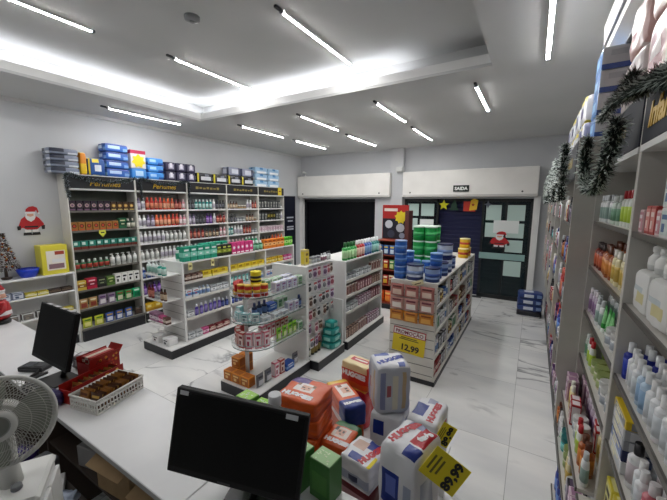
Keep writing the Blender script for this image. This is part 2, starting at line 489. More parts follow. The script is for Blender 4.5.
pb = thing('dark_banner', 'dark navy banner with white marks on the left wall near the window', 'banner', (XL + .004, 7.62, 0))
MB().box((-.0, -.0, 0), (.012, .5, 2.36), mat('#12172a', .5)).build('cloth', pb, (0, -.25, 0))
for z, l in ((1.72, .3), (1.62, .22), (1.45, .3), (1.38, .3)):
    MB().box((.012, -l / 2, z), (.015, l / 2, z + .04), mat('#c8ccd6', .6)).build('mark', pb)

exec_after = []
# ------------------------------------------------------------------ products: prototypes
ORD = 'first second third fourth fifth sixth seventh eighth ninth tenth eleventh twelfth thirteenth fourteenth fifteenth sixteenth seventeenth eighteenth nineteenth twentieth'.split()

def carton(name, cat, app, w_, d, h, body, label, accent=None, style='band'):
    """printed carton, front towards -Y, base at z=0"""
    q = MB(); B = mat(body, .45); L = mat(label, .45); A = mat(accent or label, .45)
    q.bbox((-w_ / 2, -d / 2, 0), (w_ / 2, d / 2, h), B, .0022)
    e = .0008
    if style == 'band':
        q.box((-w_ / 2 - e, -d / 2 - e, h * .30), (w_ / 2 + e, d / 2 + e, h * .62), L)
        q.box((-w_ * .32, -d / 2 - 2 * e, h * .72), (w_ * .32, -d / 2, h * .84), A)
        q.box((-w_ * .2, -d / 2 - 2 * e, h * .40), (w_ * .2, -d / 2, h * .5), A)
    elif style == 'dot':
        n = 10; c = h * .55; r = min(w_, h) * .34
        for s_, k in ((1.0, 1), (.55, 2)):
            q.add([(r * s_ * math.cos(2 * PI * i / n), -d / 2 - e * k, c + r * s_ * math.sin(2 * PI * i / n)) for i in range(n)], [tuple(range(n))], L if k == 1 else A)
        q.box((-w_ * .4, -d / 2 - e, h * .06), (w_ * .4, -d / 2, h * .16), A)
        q.box((w_ / 2 - e, -d * .3, h * .3), (w_ / 2 + e, d * .3, h * .8), L)
        q.box((-w_ / 2 - e, -d * .3, h * .3), (-w_ / 2 + e, d * .3, h * .8), L)
    elif style == 'split':
        q.box((-w_ / 2 - e, -d / 2 - e, .003), (w_ / 2 + e, d / 2 + e, h * .36), L)
        q.box((-w_ * .36, -d / 2 - 2 * e, h * .55), (w_ * .1, -d / 2, h * .88), A)
    elif style == 'panel':
        q.box((-w_ * .42, -d / 2 - e, h * .1), (w_ * .42, -d / 2, h * .9), L)
        q.box((-w_ * .3, -d / 2 - 2 * e, h * .62), (w_ * .3, -d / 2, h * .78), A)
        q.box((-w_ * .25, -d / 2 - 2 * e, h * .2), (w_ * .05, -d / 2, h * .48), A)
        q.box((-w_ / 2 - e, -d * .4, h * .1), (w_ / 2 + e, d * .4, h * .9), L)
        q.box((-w_ * .4, -d * .36, h - .001), (w_ * .4, d * .36, h + e), L)
    return dict(name=name, cat=cat, app=app, w=w_, d=d, h=h, me=q.mesh(name))

def pouch(name, cat, app, w_, h, body, label, accent, d=.03):
    """soft pillow bag standing on its lower seam"""
    q = MB(); nx, nz = 6, 7
    B, L, A = mat(body, .3), mat(label, .3), mat(accent, .3)
    for sgn in (-1, 1):
        vs = []
        for j in range(nz + 1):
            for i in range(nx + 1):
                u, v = i / nx * 2 - 1, j / nz
                f = max(0, (1 - u ** 4)) * max(0, (1 - (2 * v - 1) ** 4))
                vs.append((u * w_ / 2 * (1 - .06 * math.sin(v * PI)), sgn * (d / 2 * f + .001), v * h))
        for j in range(nz):
            for i in range(nx):
                a = j * (nx + 1) + i
                fc = (a, a + 1, a + nx + 2, a + nx + 1)
                m = L if 1 <= j <= 3 and 1 <= i <= 4 else (A if j == 5 and 1 <= i <= 4 else B)
                q.add([vs[k] for k in (fc if sgn < 0 else fc[::-1])], [(0, 1, 2, 3)], m, True)
    return dict(name=name, cat=cat, app=app, w=w_, d=d + .004, h=h, me=q.mesh(name))

def bottle(name, cat, app, r, h, body, cap, label=None, style='round', sy=1.0, parts=False, seg=12, accent=None):
    B = mat(body, .3); C_ = mat(cap, .35); L = mat(label, .45) if label else B; A = mat(accent, .4) if accent else L
    hb = h * .74
    bm_, cm_, lm_ = MB(), MB(), MB()
    def neck(z0, rn):
        return [(r * .96, z0 - .0, B), (r * .62, z0 + h * .06, B), (rn, z0 + h * .075, B), (rn, z0 + h * .10, B)]
    if style in ('round', 'pump', 'spray', 'dropper'):
        bm_.lathe([(r * .92, 0, B), (r, h * .02, B), (r, hb * .9, B)] + neck(hb * .9 + .001, r * .4), seg, sy)
        z = hb * .9 + h * .10
        lm_.lathe([(r * 1.012, h * .12, L), (r * 1.012, h * .34, L), (r * 1.012, h * .40, A), (r * 1.012, h * .56, L)], seg, sy)
        if style == 'round':
            cm_.lathe([(r * .5, z - .004, C_), (r * .52, z, C_), (r * .5, h, C_)], seg)
        elif style == 'dropper':
            cm_.lathe([(r * .5, z - .004, C_), (r * .5, z + h * .06, C_), (r * .22, z + h * .08, C_), (r * .18, h, C_)], seg)
        elif style == 'pump':
            cm_.lathe([(r * .55, z - .004, C_), (r * .55, z + h * .06, C_), (r * .14, z + h * .07, C_), (r * .14, h * .93, C_), (r * .4, h * .94, C_), (r * .4, h, C_)], seg)
            cm_.box((-r * 1.1, -r * .16, h * .95), (0, r * .16, h * .995), C_)
        else:
            cm_.lathe([(r * .5, z - .004, C_), (r * .45, z + h * .05, C_), (r * .3, z + h * .08, C_), (r * .3, h * .9, C_)], seg)
            cm_.bbox((-r * 1.2, -r * .3, h * .9), (r * .6, r * .3, h), C_, .003)
            cm_.box((-r * .9, -r * .12, h * .78), (-r * .7, r * .12, h * .9), C_)
    elif style == 'flat':
        bm_.lathe([(r * .9, 0, B), (r, h * .03, B), (r, h * .6, B), (r * .9, h * .72, B), (r * .5, h * .78, B)], seg, .55)
        cm_.lathe([(r * .52, h * .78, C_), (r * .56, h * .8, C_), (r * .5, h, C_)], seg, .7)
        lm_.lathe([(r * 1.015, h * .14, L), (r * 1.015, h * .4, L), (r * 1.015, h * .46, A), (r * 1.015, h * .56, L)], seg, .56)
        sy = .6
    elif style == 'tube':
        cm_.lathe([(r * .7, 0, C_), (r * .75, h * .02, C_), (r * .7, h * .18, C_)], seg, .8)
        n = 5
        prof = [(r * .72, h * .18)] + [(r * (.78 + .22 * i / n), h * (.2 + .8 * i / n)) for i in range(n + 1)]
        base = []
        for k, (rr, z) in enumerate(prof):
            f = .8 * (1 - (z / h - .18) / .82) + .05
            base.append([(rr * math.cos(2 * PI * i / seg), rr * f * math.sin(2 * PI * i / seg), z) for i in range(seg)])
        for k in range(len(base) - 1):
            m = L if k in (2, 3) else (A if k == 4 else B)
            for i in range(seg):
                j = (i + 1) % seg
                bm_.add([base[k][i], base[k][j], base[k + 1][j], base[k + 1][i]], [(0, 1, 2, 3)], m, True)
        bm_.add(base[-1], [tuple(range(seg))], B)
    elif style == 'jar':
        bm_.lathe([(r * .94, 0, B), (r, h * .06, B), (r, h * .62, B), (r * .9, h * .68, B)], seg)
        cm_.lathe([(r * 1.02, h * .68, C_), (r * 1.04, h * .7, C_), (r * 1.04, h * .96, C_), (r * .98, h, C_)], seg)
        lm_.lathe([(r * 1.01, h * .14, L), (r * 1.01, h * .36, L), (r * 1.01, h * .56, A)], seg)
    elif style == 'can':
        bm_.lathe([(r * .97, 0, B), (r, h * .02, B), (r, h * .22, B), (r, h * .9, L), (r, h * .93, B)], seg)
        cm_.lathe([(r * 1.03, h * .9, C_), (r * 1.04, h * .91, C_), (r * 1.04, h * .985, C_), (r * .97, h, C_)], seg)
        lm_.lathe([(r * 1.008, h * .36, A), (r * 1.008, h * .6, A)], seg)
    elif style == 'aerosol':
        bm_.lathe([(r * .95, 0, B), (r, h * .02, B), (r, h * .62, B), (r, h * .8, L), (r * .6, h * .86, B)], seg)
        cm_.lathe([(r * .7, h * .85, C_), (r * .75, h * .86, C_), (r * .7, h, C_)], seg)
        lm_.lathe([(r * 1.01, h * .25, A), (r * 1.01, h * .5, A)], seg)
    d = dict(name=name, cat=cat, app=app, w=2 * r * 1.04, d=2 * r * 1.04 * (sy if style in ('round', 'flat') else 1), h=h)
    if style == 'spray' or style == 'pump': d['w'] = r * 2.3
    if parts:
        d['parts'] = [('bottle_body' if style != 'can' else 'tin', bm_.mesh('body')), ('cap' if style not in ('can', 'jar') else 'lid', cm_.mesh('cap'))]
        if lm_.v: d['parts'].append(('label_band', lm_.mesh('label')))
    else:
        q = MB()
        for s_ in (bm_, cm_, lm_):
            b = len(q.v); q.v += s_.v
            for f, mi, sm in zip(s_.f, s_.m, s_.sm):
                q.f.append([b + i for i in f]); q.m.append(q.mi(s_.mats[mi])); q.sm.append(sm)
        d['me'] = q.mesh(name)
    return d

def blister(name, cat, app, w_, h, card, item, accent, shape='oval'):
    """hanging card with a bump of goods, hole at the top, hangs at z=0 downwards"""
    q = MB()
    q.bbox((-w_ / 2, -.0012, -h), (w_ / 2, .0012, 0), mat(card, .5), .0006)
    q.box((-w_ * .42, -.002, -h * .30), (w_ * .42, -.001, -h * .12), mat(accent, .5))
    n = 8; I = mat(item, .35)
    ring = lambda k, y: [(w_ * k * math.cos(2 * PI * i / n), y, -h * .62 + h * .9 * k * .7 * math.sin(2 * PI * i / n)) for i in range(n)]
    a, b = ring(.40, -.0015), ring(.30, -.014)
    q.add(a + b, [(i, (i + 1) % n, n + (i + 1) % n, n + i) for i in range(n)] + [tuple(range(n, 2 * n))], I)
    return dict(name=name, cat=cat, app=app, w=w_, d=.018, h=h, me=q.mesh(name))

COUNT = {}
def place(p, loc, rz, phrase, group, pos=None, rot=None):
    lb = p['app'] + (', ' + pos if pos else '') + ' ' + phrase
    if 'parts' in p:
        o = thing(p['name'], lb, p['cat'], loc, rz, group, rot)
        for nm, me in p['parts']: link(nm, me, o)
    else:
        o = tag(link(p['name'], p['me'], None, loc, rot or (0, 0, rz)), lb, p['cat'], group)
    return o

def row(o, rz, L, items, phrase, group, gap=None, setback=.012, jit=2.5, word='left'):
    """items: [(prototype, how many)]; o: left end of the shelf's front edge"""
    seq = [p for p, n in items for _ in range(n)]
    used, out = 0, []
    for p in seq:
        if used + p['w'] + .004 > L: break
        used += p['w'] + .004; out.append(p)
    if not out: return
    g = .004 + ((L - used) / len(out) if gap is None else min(gap, (L - used) / len(out)))
    cx, cy = math.cos(rz), math.sin(rz)
    tot = {}
    for p in out: tot[p['app']] = tot.get(p['app'], 0) + 1
    cnt = {}
    x = g / 2
    for p in out:
        xx = x + p['w'] / 2; x += p['w'] + g
        yy = p['d'] / 2 + setback + rng.random() * .012
        cnt[p['app']] = cnt.get(p['app'], 0) + 1
        pos = None if tot[p['app']] == 1 else ORD[cnt[p['app']] - 1] + ' from ' + word
        j = R(rng.uniform(-jit, jit)) if g > .006 else 0
        place(p, (o[0] + cx * xx - cy * yy, o[1] + cy * xx + cx * yy, o[2] + .0006), rz + j, phrase, group, pos)

def mix(pal, L, lo=2, hi=4, r=None):
    """a run of palette goods that fills a shelf of length L; no kind comes twice"""
    r = r or rng
    out, used = [], 0
    ps = pal[:]; r.shuffle(ps)
    for p in ps:
        n = r.randint(lo, hi)
        n = min(n, int((L - used) / (p['w'] + .006)))
        if n <= 0: continue
        out.append((p, n)); used += n * (p['w'] + .006)
    return out

SHN = {7: ['top', 'second', 'third', 'fourth', 'fifth', 'sixth', 'bottom'], 6: ['top', 'second', 'third', 'fourth', 'fifth', 'bottom'],
       5: ['top', 'second', 'third', 'fourth', 'bottom'], 4: ['top', 'second', 'third', 'bottom'], 3: ['top', 'middle', 'bottom']}

# kinds used in more than one place
def C3(app, w_, d, h, b, l, a=None, st='band', name='carton_box', cat='box'): return carton(name, cat, app, w_, d, h, b, l, a, st)
def B3(app, r, h, b, c, l=None, st='round', name=None, cat='bottle', a=None, parts=False, seg=12):
    name = name or {'flat': 'shampoo_bottle', 'pump': 'pump_bottle', 'spray': 'spray_bottle'}.get(st, 'cosmetic_bottle')
    return bottle(name, cat, app, r, h, b, c, l, st, 1.0, parts, seg, a)

# ------------------------------------------------------------------ left wall of perfume bays
XS = -5.84; BW = .9803; Y0 = 2.135
ZS = [2.02, 1.72, 1.43, 1.12, .80, .50, .20]
BAYN = ['first', 'second', 'third', 'fourth', 'fifth']
backs = ['#4d5249', '#8d8a86', '#7c8285', '#a3a3a0', '#8f918f']  # first tone has the bay's shade and green reflection painted in
GOLD = mat('#c9a227', .35, .4)
for b in range(5):
    ya = Y0 + b * BW; yb = ya + BW
    t = thing('perfume_shelving', 'tall white wall shelving bay with dark header, %s from the left on the left wall' % BAYN[b], 'shelving', (XS, ya, 0), 0, 'wall shelving bays on the left wall')
    D = XS - XL - .004
    for yy in (0.0, BW - .016): MB().bbox((-D, yy, 0), (.0, yy + .0155, 2.56), CREAM, .002).build('side_panel', t)
    MB().box((-D, .016, .1), (-D + .012, BW - .016, 2.55), mat(backs[b], .6)).build('back_panel', t)
    MB().bbox((-D + .013, .016, 0), (.04, BW - .0165, .17), KICK, .004).build('kickboard', t)
    for k, z in enumerate(ZS):
        q = MB(); dp = -.012 if k < 6 else .03
        q.box((-D + .013, .0165, z - .018), (dp - .006, BW - .017, z), GREYW).box((dp - .006, .0165, z - .026), (dp, BW - .017, z + .004), mat('#6d6a62', .4) if b == 0 else WHITE)
        q.build('shelf', t)
    MB().bbox((-D + .013, .0165, 2.55), (.0, BW - .0165, 2.56), WHITE, .002).build('top_board', t)
    hb = MB().bbox((-.03, .0165, 2.355), (.006, BW - .0165, 2.549), mat('#14151b', .35), .003).build('header_board', t)
    MB().box((-D + .014, .0165, 2.33), (.012, BW - .0165, 2.3545), WHITE).build('light_rail', t)
    if b < 2:
        lettering('Perfumes', .118, GOLD, hb, (.008, BW / 2 + .03, 2.435), (PI / 2, 0, PI / 2), .001, .3)
    else:
        q = MB()
        for k in range(7):
            q.box((.0065, .2 + k * .085, 2.425 + .006 * (k % 2)), (.008, .262 + k * .085, 2.475 - .008 * (k % 3)), mat('#8d7c3c', .4))
        q.build('gold_mark', hb)

wl = 'on %s shelf of the %s wall bay'
def wall_row(b, k, items, gap=None): row((XS - .012 if k < 6 else XS + .03, Y0 + b * BW + .02, ZS[k]), PI / 2, BW - .04, items, wl % (SHN[7][k], BAYN[b]), 'goods in the %s wall bay' % BAYN[b], gap)
PU = C3('dark purple perfume box', .085, .06, .15, '#2a1a2b', '#b59a94', '#7d5a78', 'dot', 'perfume_box')
GO = C3('dark gold perfume box', .085, .06, .14, '#3a2412', '#b5863a', '#e0c070', 'dot', 'perfume_box')
AM = C3('amber printed box', .088, .06, .13, '#9c6a2c', '#5f1c14', '#c94a24', 'dot', 'perfume_box')
GR = C3('green carton', .12, .07, .17, '#155c38', '#0c3d26', '#c9c9a0', 'band', 'perfume_box')
DG = B3('dark green bottle', .032, .16, '#12301f', '#c9c6b8', '#d9d6c6')
TE = C3('teal box with brown base', .095, .06, .13, '#23806f', '#6c2c22', '#cfe6dc', 'split', 'cream_box')
GRB = B3('green bottle with red label', .034, .15, '#2c7148', '#dce0d8', '#a63a2e')
WP = B3('white pump bottle', .034, .19, '#e4e4e0', '#efefec', '#c9ccc8', 'pump')
wall_row(0, 0, [(PU, 6), (GO, 4)])
wall_row(0, 1, [(AM, 7), (GR, 1), (DG, 2)])
wall_row(0, 2, [(TE, 9)])
wall_row(0, 3, [(GRB, 6), (WP, 5)])
wall_row(0, 4, [(C3('yellow carton', .12, .08, .15, '#cfae3e', '#8a5a20', '#e8e0b0'), 1), (C3('crimson carton', .14, .08, .17, '#b8163a', '#7d0d28', '#f0c0c8'), 1), (C3('black carton', .13, .08, .15, '#181818', '#2d3a2a', '#8d9a70'), 1),
                (C3('olive green carton', .12, .08, .15, '#5b7d35', '#3d5a22', '#c9d490'), 1), (C3('white display box', .095, .08, .17, '#e2e2dc', '#f0f0ea', '#26262a', 'panel'), 4)])
P1 = pouch('snack_pouch', 'pouch', 'tan and red pouch', .12, .16, '#b08a52', '#8a3a2a', '#e0d6b8')
P2 = pouch('snack_pouch', 'pouch', 'leaf green pouch', .12, .17, '#2f8a45', '#d8d8b8', '#8a4a2a')
P3 = pouch('snack_pouch', 'pouch', 'mauve and white pouch', .12, .17, '#8a7a92', '#e4dfe2', '#5b3a6a')
P4 = pouch('snack_pouch', 'pouch', 'bright teal green pouch', .13, .17, '#12a066', '#0b6b46', '#d5f0e0')
P5 = pouch('snack_pouch', 'pouch', 'yellow green pouch', .13, .16, '#b8c22e', '#e8e48a', '#4a7a2a')
P6 = pouch('snack_pouch', 'pouch', 'blue and white pouch', .12, .16, '#2a4f9a', '#e2e6ee', '#c9a03a')
P7 = pouch('snack_pouch', 'pouch', 'black brown pouch', .14, .13, '#2b201c', '#4a3428', '#6a5a4a')
wall_row(0, 5, [(P1, 2), (P3, 2), (P2, 2), (P4, 1)])
wall_row(0, 6, [(P5, 2), (P6, 3), (P7, 1)])
wW = B3('white shampoo bottle', .033, .21, '#e6e6e6', '#dcdcdc', '#b9b4c2', 'flat')
wL = B3('lilac shampoo bottle', .033, .21, '#8d7f9c', '#5f5470', '#c9c0d2', 'flat')
wR = B3('red shampoo bottle', .034, .22, '#b8261e', '#d24a30', '#e08a6a', 'flat')
wO = B3('orange shampoo bottle', .034, .21, '#d2502a', '#e06a3a', '#f0b090', 'flat')
wD = B3('dark red shampoo bottle', .033, .20, '#7a1a1c', '#4a1012', '#c97a6a', 'flat')
wP = B3('pink shampoo bottle', .033, .20, '#cf8a92', '#e6c6ca', '#f0dfe0', 'flat')
wN = B3('navy shampoo bottle', .034, .2, '#1c3f8f', '#e0e4ea', '#9ab4e0', 'flat')
wT = B3('teal shampoo bottle', .033, .2, '#1d8a86', '#e0eae8', '#bfe0dc', 'flat')
wV = B3('violet shampoo bottle', .034, .21, '#5a2a86', '#3a1a5a', '#b08ad0', 'flat')
wK = B3('black hair bottle', .032, .19, '#1c1c20', '#0e0e10', '#6a6a72', 'flat')
wB = B3('brown hair bottle', .032, .17, '#5f3a28', '#2a1a12', '#cbb59a', 'flat')
wG = B3('bright green bottle', .036, .22, '#16a06c', '#e6f0ea', '#b8e4d0', 'flat')
wall_row(1, 0, [(wL, 1), (wW, 1), (wR, 4), (wO, 3), (wD, 2), (wP, 1)])
wall_row(1, 1, [(wW, 2), (wL, 2), (wO, 4), (wR, 2), (wP, 2)])
wall_row(1, 2, [(wW, 6), (WP, 5)])
wall_row(1, 3, [(WP, 4), (wW, 4), (wT, 3)])
wall_row(1, 4, [(wN, 3), (wT, 4), (wW, 4)])
wall_row(1, 5, [(wV, 4), (wN, 3), (wT, 4)])
wall_row(1, 6, [(C3('mustard yellow carton', .15, .12, .13, '#d2a81e', '#a87a10', '#f0e090', 'split'), 4), (C3('grey flat carton', .13, .1, .09, '#8f9294', '#60656a', '#d0d2d4'), 2)])
wall_row(2, 0, [(wK, 2), (wT, 5), (wW, 1), (wK, 3)])
wall_row(2, 1, [(wL, 2), (wK, 3), (wV, 2), (wW, 1), (wD, 3)])
wall_row(2, 2, [(wD, 4), (wB, 4), (wP, 2)])
wall_row(2, 3, [(wT, 4), (wW, 3), (wK, 3)])
wall_row(2, 4, [(wN, 5), (wW, 4)])
wall_row(2, 5, [(wG, 4), (wV, 4)])
wall_row(2, 6, [(wB, 5), (wO, 4)])
wS = B3('small brown jar', .035, .08, '#4a3022', '#d8d2c6', '#b89a74', 'jar', 'cream_jar', 'jar')
wS2 = B3('small white jar', .035, .09, '#dcdcd8', '#8a8d92', '#b0b4ba', 'jar', 'cream_jar', 'jar')
wall_row(3, 0, [(wB, 4), (wS, 3), (wW, 2), (wD, 2)])
wall_row(3, 1, [(wK, 3), (wS2, 3), (wB, 3), (wS, 1)])
wall_row(3, 2, [(wT, 2), (wW, 3), (wD, 3), (wS2, 2)])
wall_row(3, 3, [(wP, 5), (wG, 4)])
wall_row(3, 4, [(wN, 4), (wS2, 4)])
wall_row(3, 5, [(wO, 4), (wB, 4)])
NB = blister  # alias
wX = C3('black hairnet packet', .085, .05, .2, '#202124', '#5c5f60', '#a0a29a', 'panel', 'hair_net_packet', 'packet')
wY = C3('black and yellow packet', .085, .05, .2, '#26261f', '#c2b02e', '#55585a', 'dot', 'hair_net_packet', 'packet')
wZ = C3('pale pink packet', .085, .05, .14, '#d8c4cc', '#b87a92', '#f0e6ea', 'dot', 'hair_net_packet', 'packet')
wall_row(4, 0, [(wX, 8), (wS2, 1)])
wall_row(4, 1, [(wX, 3), (wY, 3), (wX, 2), (wW, 1)])
wall_row(4, 2, [(wZ, 9)])
wall_row(4, 3, [(wK, 4), (wO, 4)])
# price flashes on the first bay
def shelf_flash(x, y, z, label, m='#d8d84a'):
    o = thing('price_flash', label, 'price tag', (x, y, z), PI / 2)
    flat_poly([(-.045, .0), (.045, 0), (.05, -.05), (0, -.11), (-.05, -.05)], mat(m, .5)).build('card', o)
    MB().box((-.025, -.003, -.05), (.025, -.002, -.03), mat('#4a4a2a')).build('print', o)
shelf_flash(XS + .003, Y0 + .42, 1.715, 'yellow price flash below the amber boxes on the first wall bay')

# packs on top of the wall bays
def soft(w_, d, h, colour, n=10, p=7.0, wob=.004, seed=1):
    """rounded soft pack; colour(face, u, v) -> material; returns MB and the surface function"""
    rr = random.Random(seed); ph = [rr.uniform(0, 6) for _ in range(6)]
    def surf(c, off=0.0):
        c = Vector(c)
        k = (abs(c.x) ** p + abs(c.y) ** p + abs(c.z) ** p) ** (1 / p)
        q = c / max(k, 1e-6)
        wv = wob * (math.sin(7 * c.x + ph[0]) * math.sin(6 * c.y + ph[1]) + math.sin(8 * c.z + ph[2]) * math.sin(5 * c.x + 4 * c.y + ph[3])) * .5
        nn = q.normalized()
        v = Vector((q.x * w_ / 2, q.y * d / 2, q.z * h / 2 + h / 2))
        z0 = v.z
        v += nn * (off + wv)
        v.z = min(max(v.z, 0.0), h + off)
        return v
    FACES = {'top': lambda u, v: (u, v, 1), 'bottom': lambda u, v: (u, -v, -1), 'front': lambda u, v: (u, -1, v), 'back': lambda u, v: (-u, 1, v), 'right': lambda u, v: (1, u, v), 'left': lambda u, v: (-1, -u, v)}
    q = MB()
    for fn, f in FACES.items():
        vs = [surf(f(2 * i / n - 1, 2 * j / n - 1)) for j in range(n + 1) for i in range(n + 1)]
        by = {}
        for j in range(n):
            for i in range(n):
                m = colour(fn, (i + .5) / n * 2 - 1, (j + .5) / n * 2 - 1)
                a = j * (n + 1) + i
                by.setdefault(m, []).append((a, a + 1, a + n + 2, a + n + 1))
        b = len(q.v); q.v += [tuple(v) for v in vs]
        for m, fs in by.items():
            for fc in fs:
                q.f.append([b + i for i in fc]); q.m.append(q.mi(m)); q.sm.append(True)
    return q, surf, FACES
def print_on(surf, FACES, face, txt, u, v, size, m, parent, half, rot=0, bold=.004, shear=0):
    """lettering that follows the soft face; half: half sizes along u and v in metres"""
    me = text_data(txt, size, 0, bold, shear)
    c, s = math.cos(rot), math.sin(rot)
    for vt in me.vertices:
        x, y = vt.co.x, vt.co.y
        x, y = c * x - s * y, s * x + c * y
        vt.co = surf(FACES[face](max(-.97, min(.97, u + x / half[0])), max(-.97, min(.97, v + y / half[1]))), .002)
    me.materials.clear(); me.materials.append(m)
    return link('lettering', me, parent)
def soft_pack(name, cat, label, dims, loc, rot, colour, texts=(), group=None, n=12, p=7.0, wob=.004, seed=1):
    t = thing(name, label, cat, loc, 0, group, rot if isinstance(rot, tuple) else (0, 0, rot))
    q, surf, F = soft(*dims, colour, n, p, wob, seed)
    q.build('wrapper', t)
    for face, txt, u, v, size, m, rr in texts:
        half = (dims[1] / 2 if face in ('left', 'right') else dims[0] / 2, dims[1] / 2 if face in ('top', 'bottom') else dims[2] / 2)
        print_on(surf, F, face, txt, u, v, size, m, t, half, rr)
    return t
def pat(base, *rules):
    """rules: (faces or None, u0, u1, v0, v1, material): later rules win"""
    def f(face, u, v):
        m = base
        for fs, u0, u1, v0, v1, mm in rules:
            if (fs is None or face in fs) and u0 <= u <= u1 and v0 <= v <= v1: m = mm
        return m
    return f
FILM = {}
def SW(c):
    """printed plastic film with shallow wrinkles"""
    if c in FILM: return FILM[c]
    m = noisy('film_%d' % len(FILM), c, c, 4, .3, .22, 22)
    FILM[c] = m
    return m
TOPG = 'packs on top of the left wall bays'
TZ = 2.5606
def top_pack(app, y0, w_, h, z, colour, where, d=.24, seed=1, name='hygiene_pack', x=None):
    soft_pack(name, 'pack', app + ' ' + where, (w_, d, h), (x if x is not None else XS - .13, y0 + w_ / 2, z), PI / 2, colour, (), TOPG, 8, 8, .003, seed)
greyp = pat(SW('#7e8698'), (None, -1, .1, -.2, 1, SW('#23283a')), (None, .2, 1, -.9, -.2, SW('#d4d8e0')))
POS4 = ['at the bottom of its stack', 'second from bottom in its stack', 'third from bottom in its stack', 'on top of its stack']
for k in range(4): top_pack('grey and navy flat pack', 1.975, .37, .088, TZ + k * .0892, greyp, POS4[k] + ' above the santa cutout', seed=k)
top_pack('orange and yellow pack', 2.352, .085, .33, TZ, pat(SW('#e08a1e'), (None, -1, 1, -1, -.1, SW('#e8c22a'))), 'standing beside the grey stack on the wall bays', seed=9)
top_pack('blue and yellow pack with white swirl', 2.445, .245, .26, TZ, pat(SW('#1e4f96'), (None, -.2, .6, -.5, .3, SW('#dfe6ee')), (None, -1, -.7, -1, 1, SW('#e0c92a')), (None, -.6, .3, .5, 1, SW('#e6d23a'))), 'beside the blue stacks on the wall bays', seed=5)
bluep = pat(SW('#2f62b8'), (None, -.7, .2, -.2, .5, SW('#bcd4f0')), (None, -1, 1, .6, 1, SW('#1c3f8f')), (None, .4, .9, -.8, 0, SW('#7ea9e0')))
for k in range(4): top_pack('blue pads pack', 2.70, .36, .13, TZ + k * .1312, bluep, POS4[k] + ', left blue stack on the wall bays', seed=20 + k)
top_pack('light blue flat pack', 3.085, .26, .17, TZ, pat(SW('#3f86d0'), (None, -.6, .6, -.4, .4, SW('#b4d4f0'))), 'under the splash box on the wall bays', seed=31)
sb = thing('splash_box', 'white and red box with yellow splash, on a light blue pack', 'box', (XS - .12, 3.215, TZ + .1712), PI / 2, TOPG)
MB().bbox((-.125, -.1, 0), (.125, .1, .30), mat('#dcd8da', .4), .004).box((-.1255, -.101, .24), (.1255, .101, .298), mat('#b5244a', .4)).build('carton', sb)
flat_poly([(x, z + .12) for x, z in star(.12, 7, .7)], mat('#ecd61e', .4)).build('splash_mark', sb, (0, -.104, 0))
for k in range(3): top_pack('sky blue pads pack', 3.365, .30, .125, TZ + k * .1262, pat(SW('#3d8ad8'), (None, -.8, .1, -.3, .6, SW('#a8d0f4')), (None, .3, 1, -1, -.3, SW('#1e4fa0'))), POS4[k if k < 2 else 3] + ' beside the splash box', seed=40 + k)
purp = pat(SW('#33304a'), (None, -.5, .6, -.5, .4, SW('#a8a4b8')), (None, -.2, .3, -.2, .8, SW('#e0dee6')))
for i, nm in enumerate(('nearest', 'second', 'third')):
    for k in range(2): top_pack('dark violet pack', 3.70 + i * .212, .205, .17, TZ + k * .1712, purp, '%s of three pairs on the wall bays, %s' % (nm, ('lower', 'upper')[k]), seed=50 + i * 2 + k)
blk = pat(SW('#1d1f26'), (None, -.4, .7, -.6, .2, SW('#d6d8de')), (None, -1, -.8, -1, 1, SW('#d6c82a')), (None, -.1, .4, .3, .8, SW('#6a6e7c')))
for i in range(4): top_pack('black and white pack with yellow edge', 4.345 + i * .40, .39, .20, TZ, blk, ORD[i] + ' from left on the wall bays', seed=60 + i)
lil = pat(SW('#8f93a8'), (None, -.6, .4, -.4, .4, SW('#cfd2de')), (None, .5, 1, -1, 1, SW('#4a4f66')))
for i in range(2): top_pack('lilac grey pack', 5.16 + i * .40, .38, .19, TZ + .2012, lil, ('first', 'second')[i] + ' of two lying on black packs', seed=70 + i)
for i in range(2):
    for k in range(3): top_pack('pale blue and white pack', 5.98 + i * .46, .44, .155, TZ + k * .1562, pat(SW('#9fc0dc'), (None, -.8, .8, -.9, -.2, SW('#eef2f6')), (None, -.3, .3, .2, .9, SW('#4f86bc'))), '%s in the %s stack by the far corner' % (('lowest', 'middle', 'topmost')[k], ('left', 'right')[i]), seed=80 + i * 3 + k)
yt = thing('price_flash', 'yellow price card in front of the far end of the wall bays', 'price tag', (XS + .009, 6.85, 2.50), PI / 2)
MB().box((-.07, -.003, -.14), (.07, .0, .06), mat('#e6cf3a')).build('card', yt)
MB().box((-.04, -.005, -.05), (.04, -.003, -.02), mat('#8a2a1a')).build('print', yt)
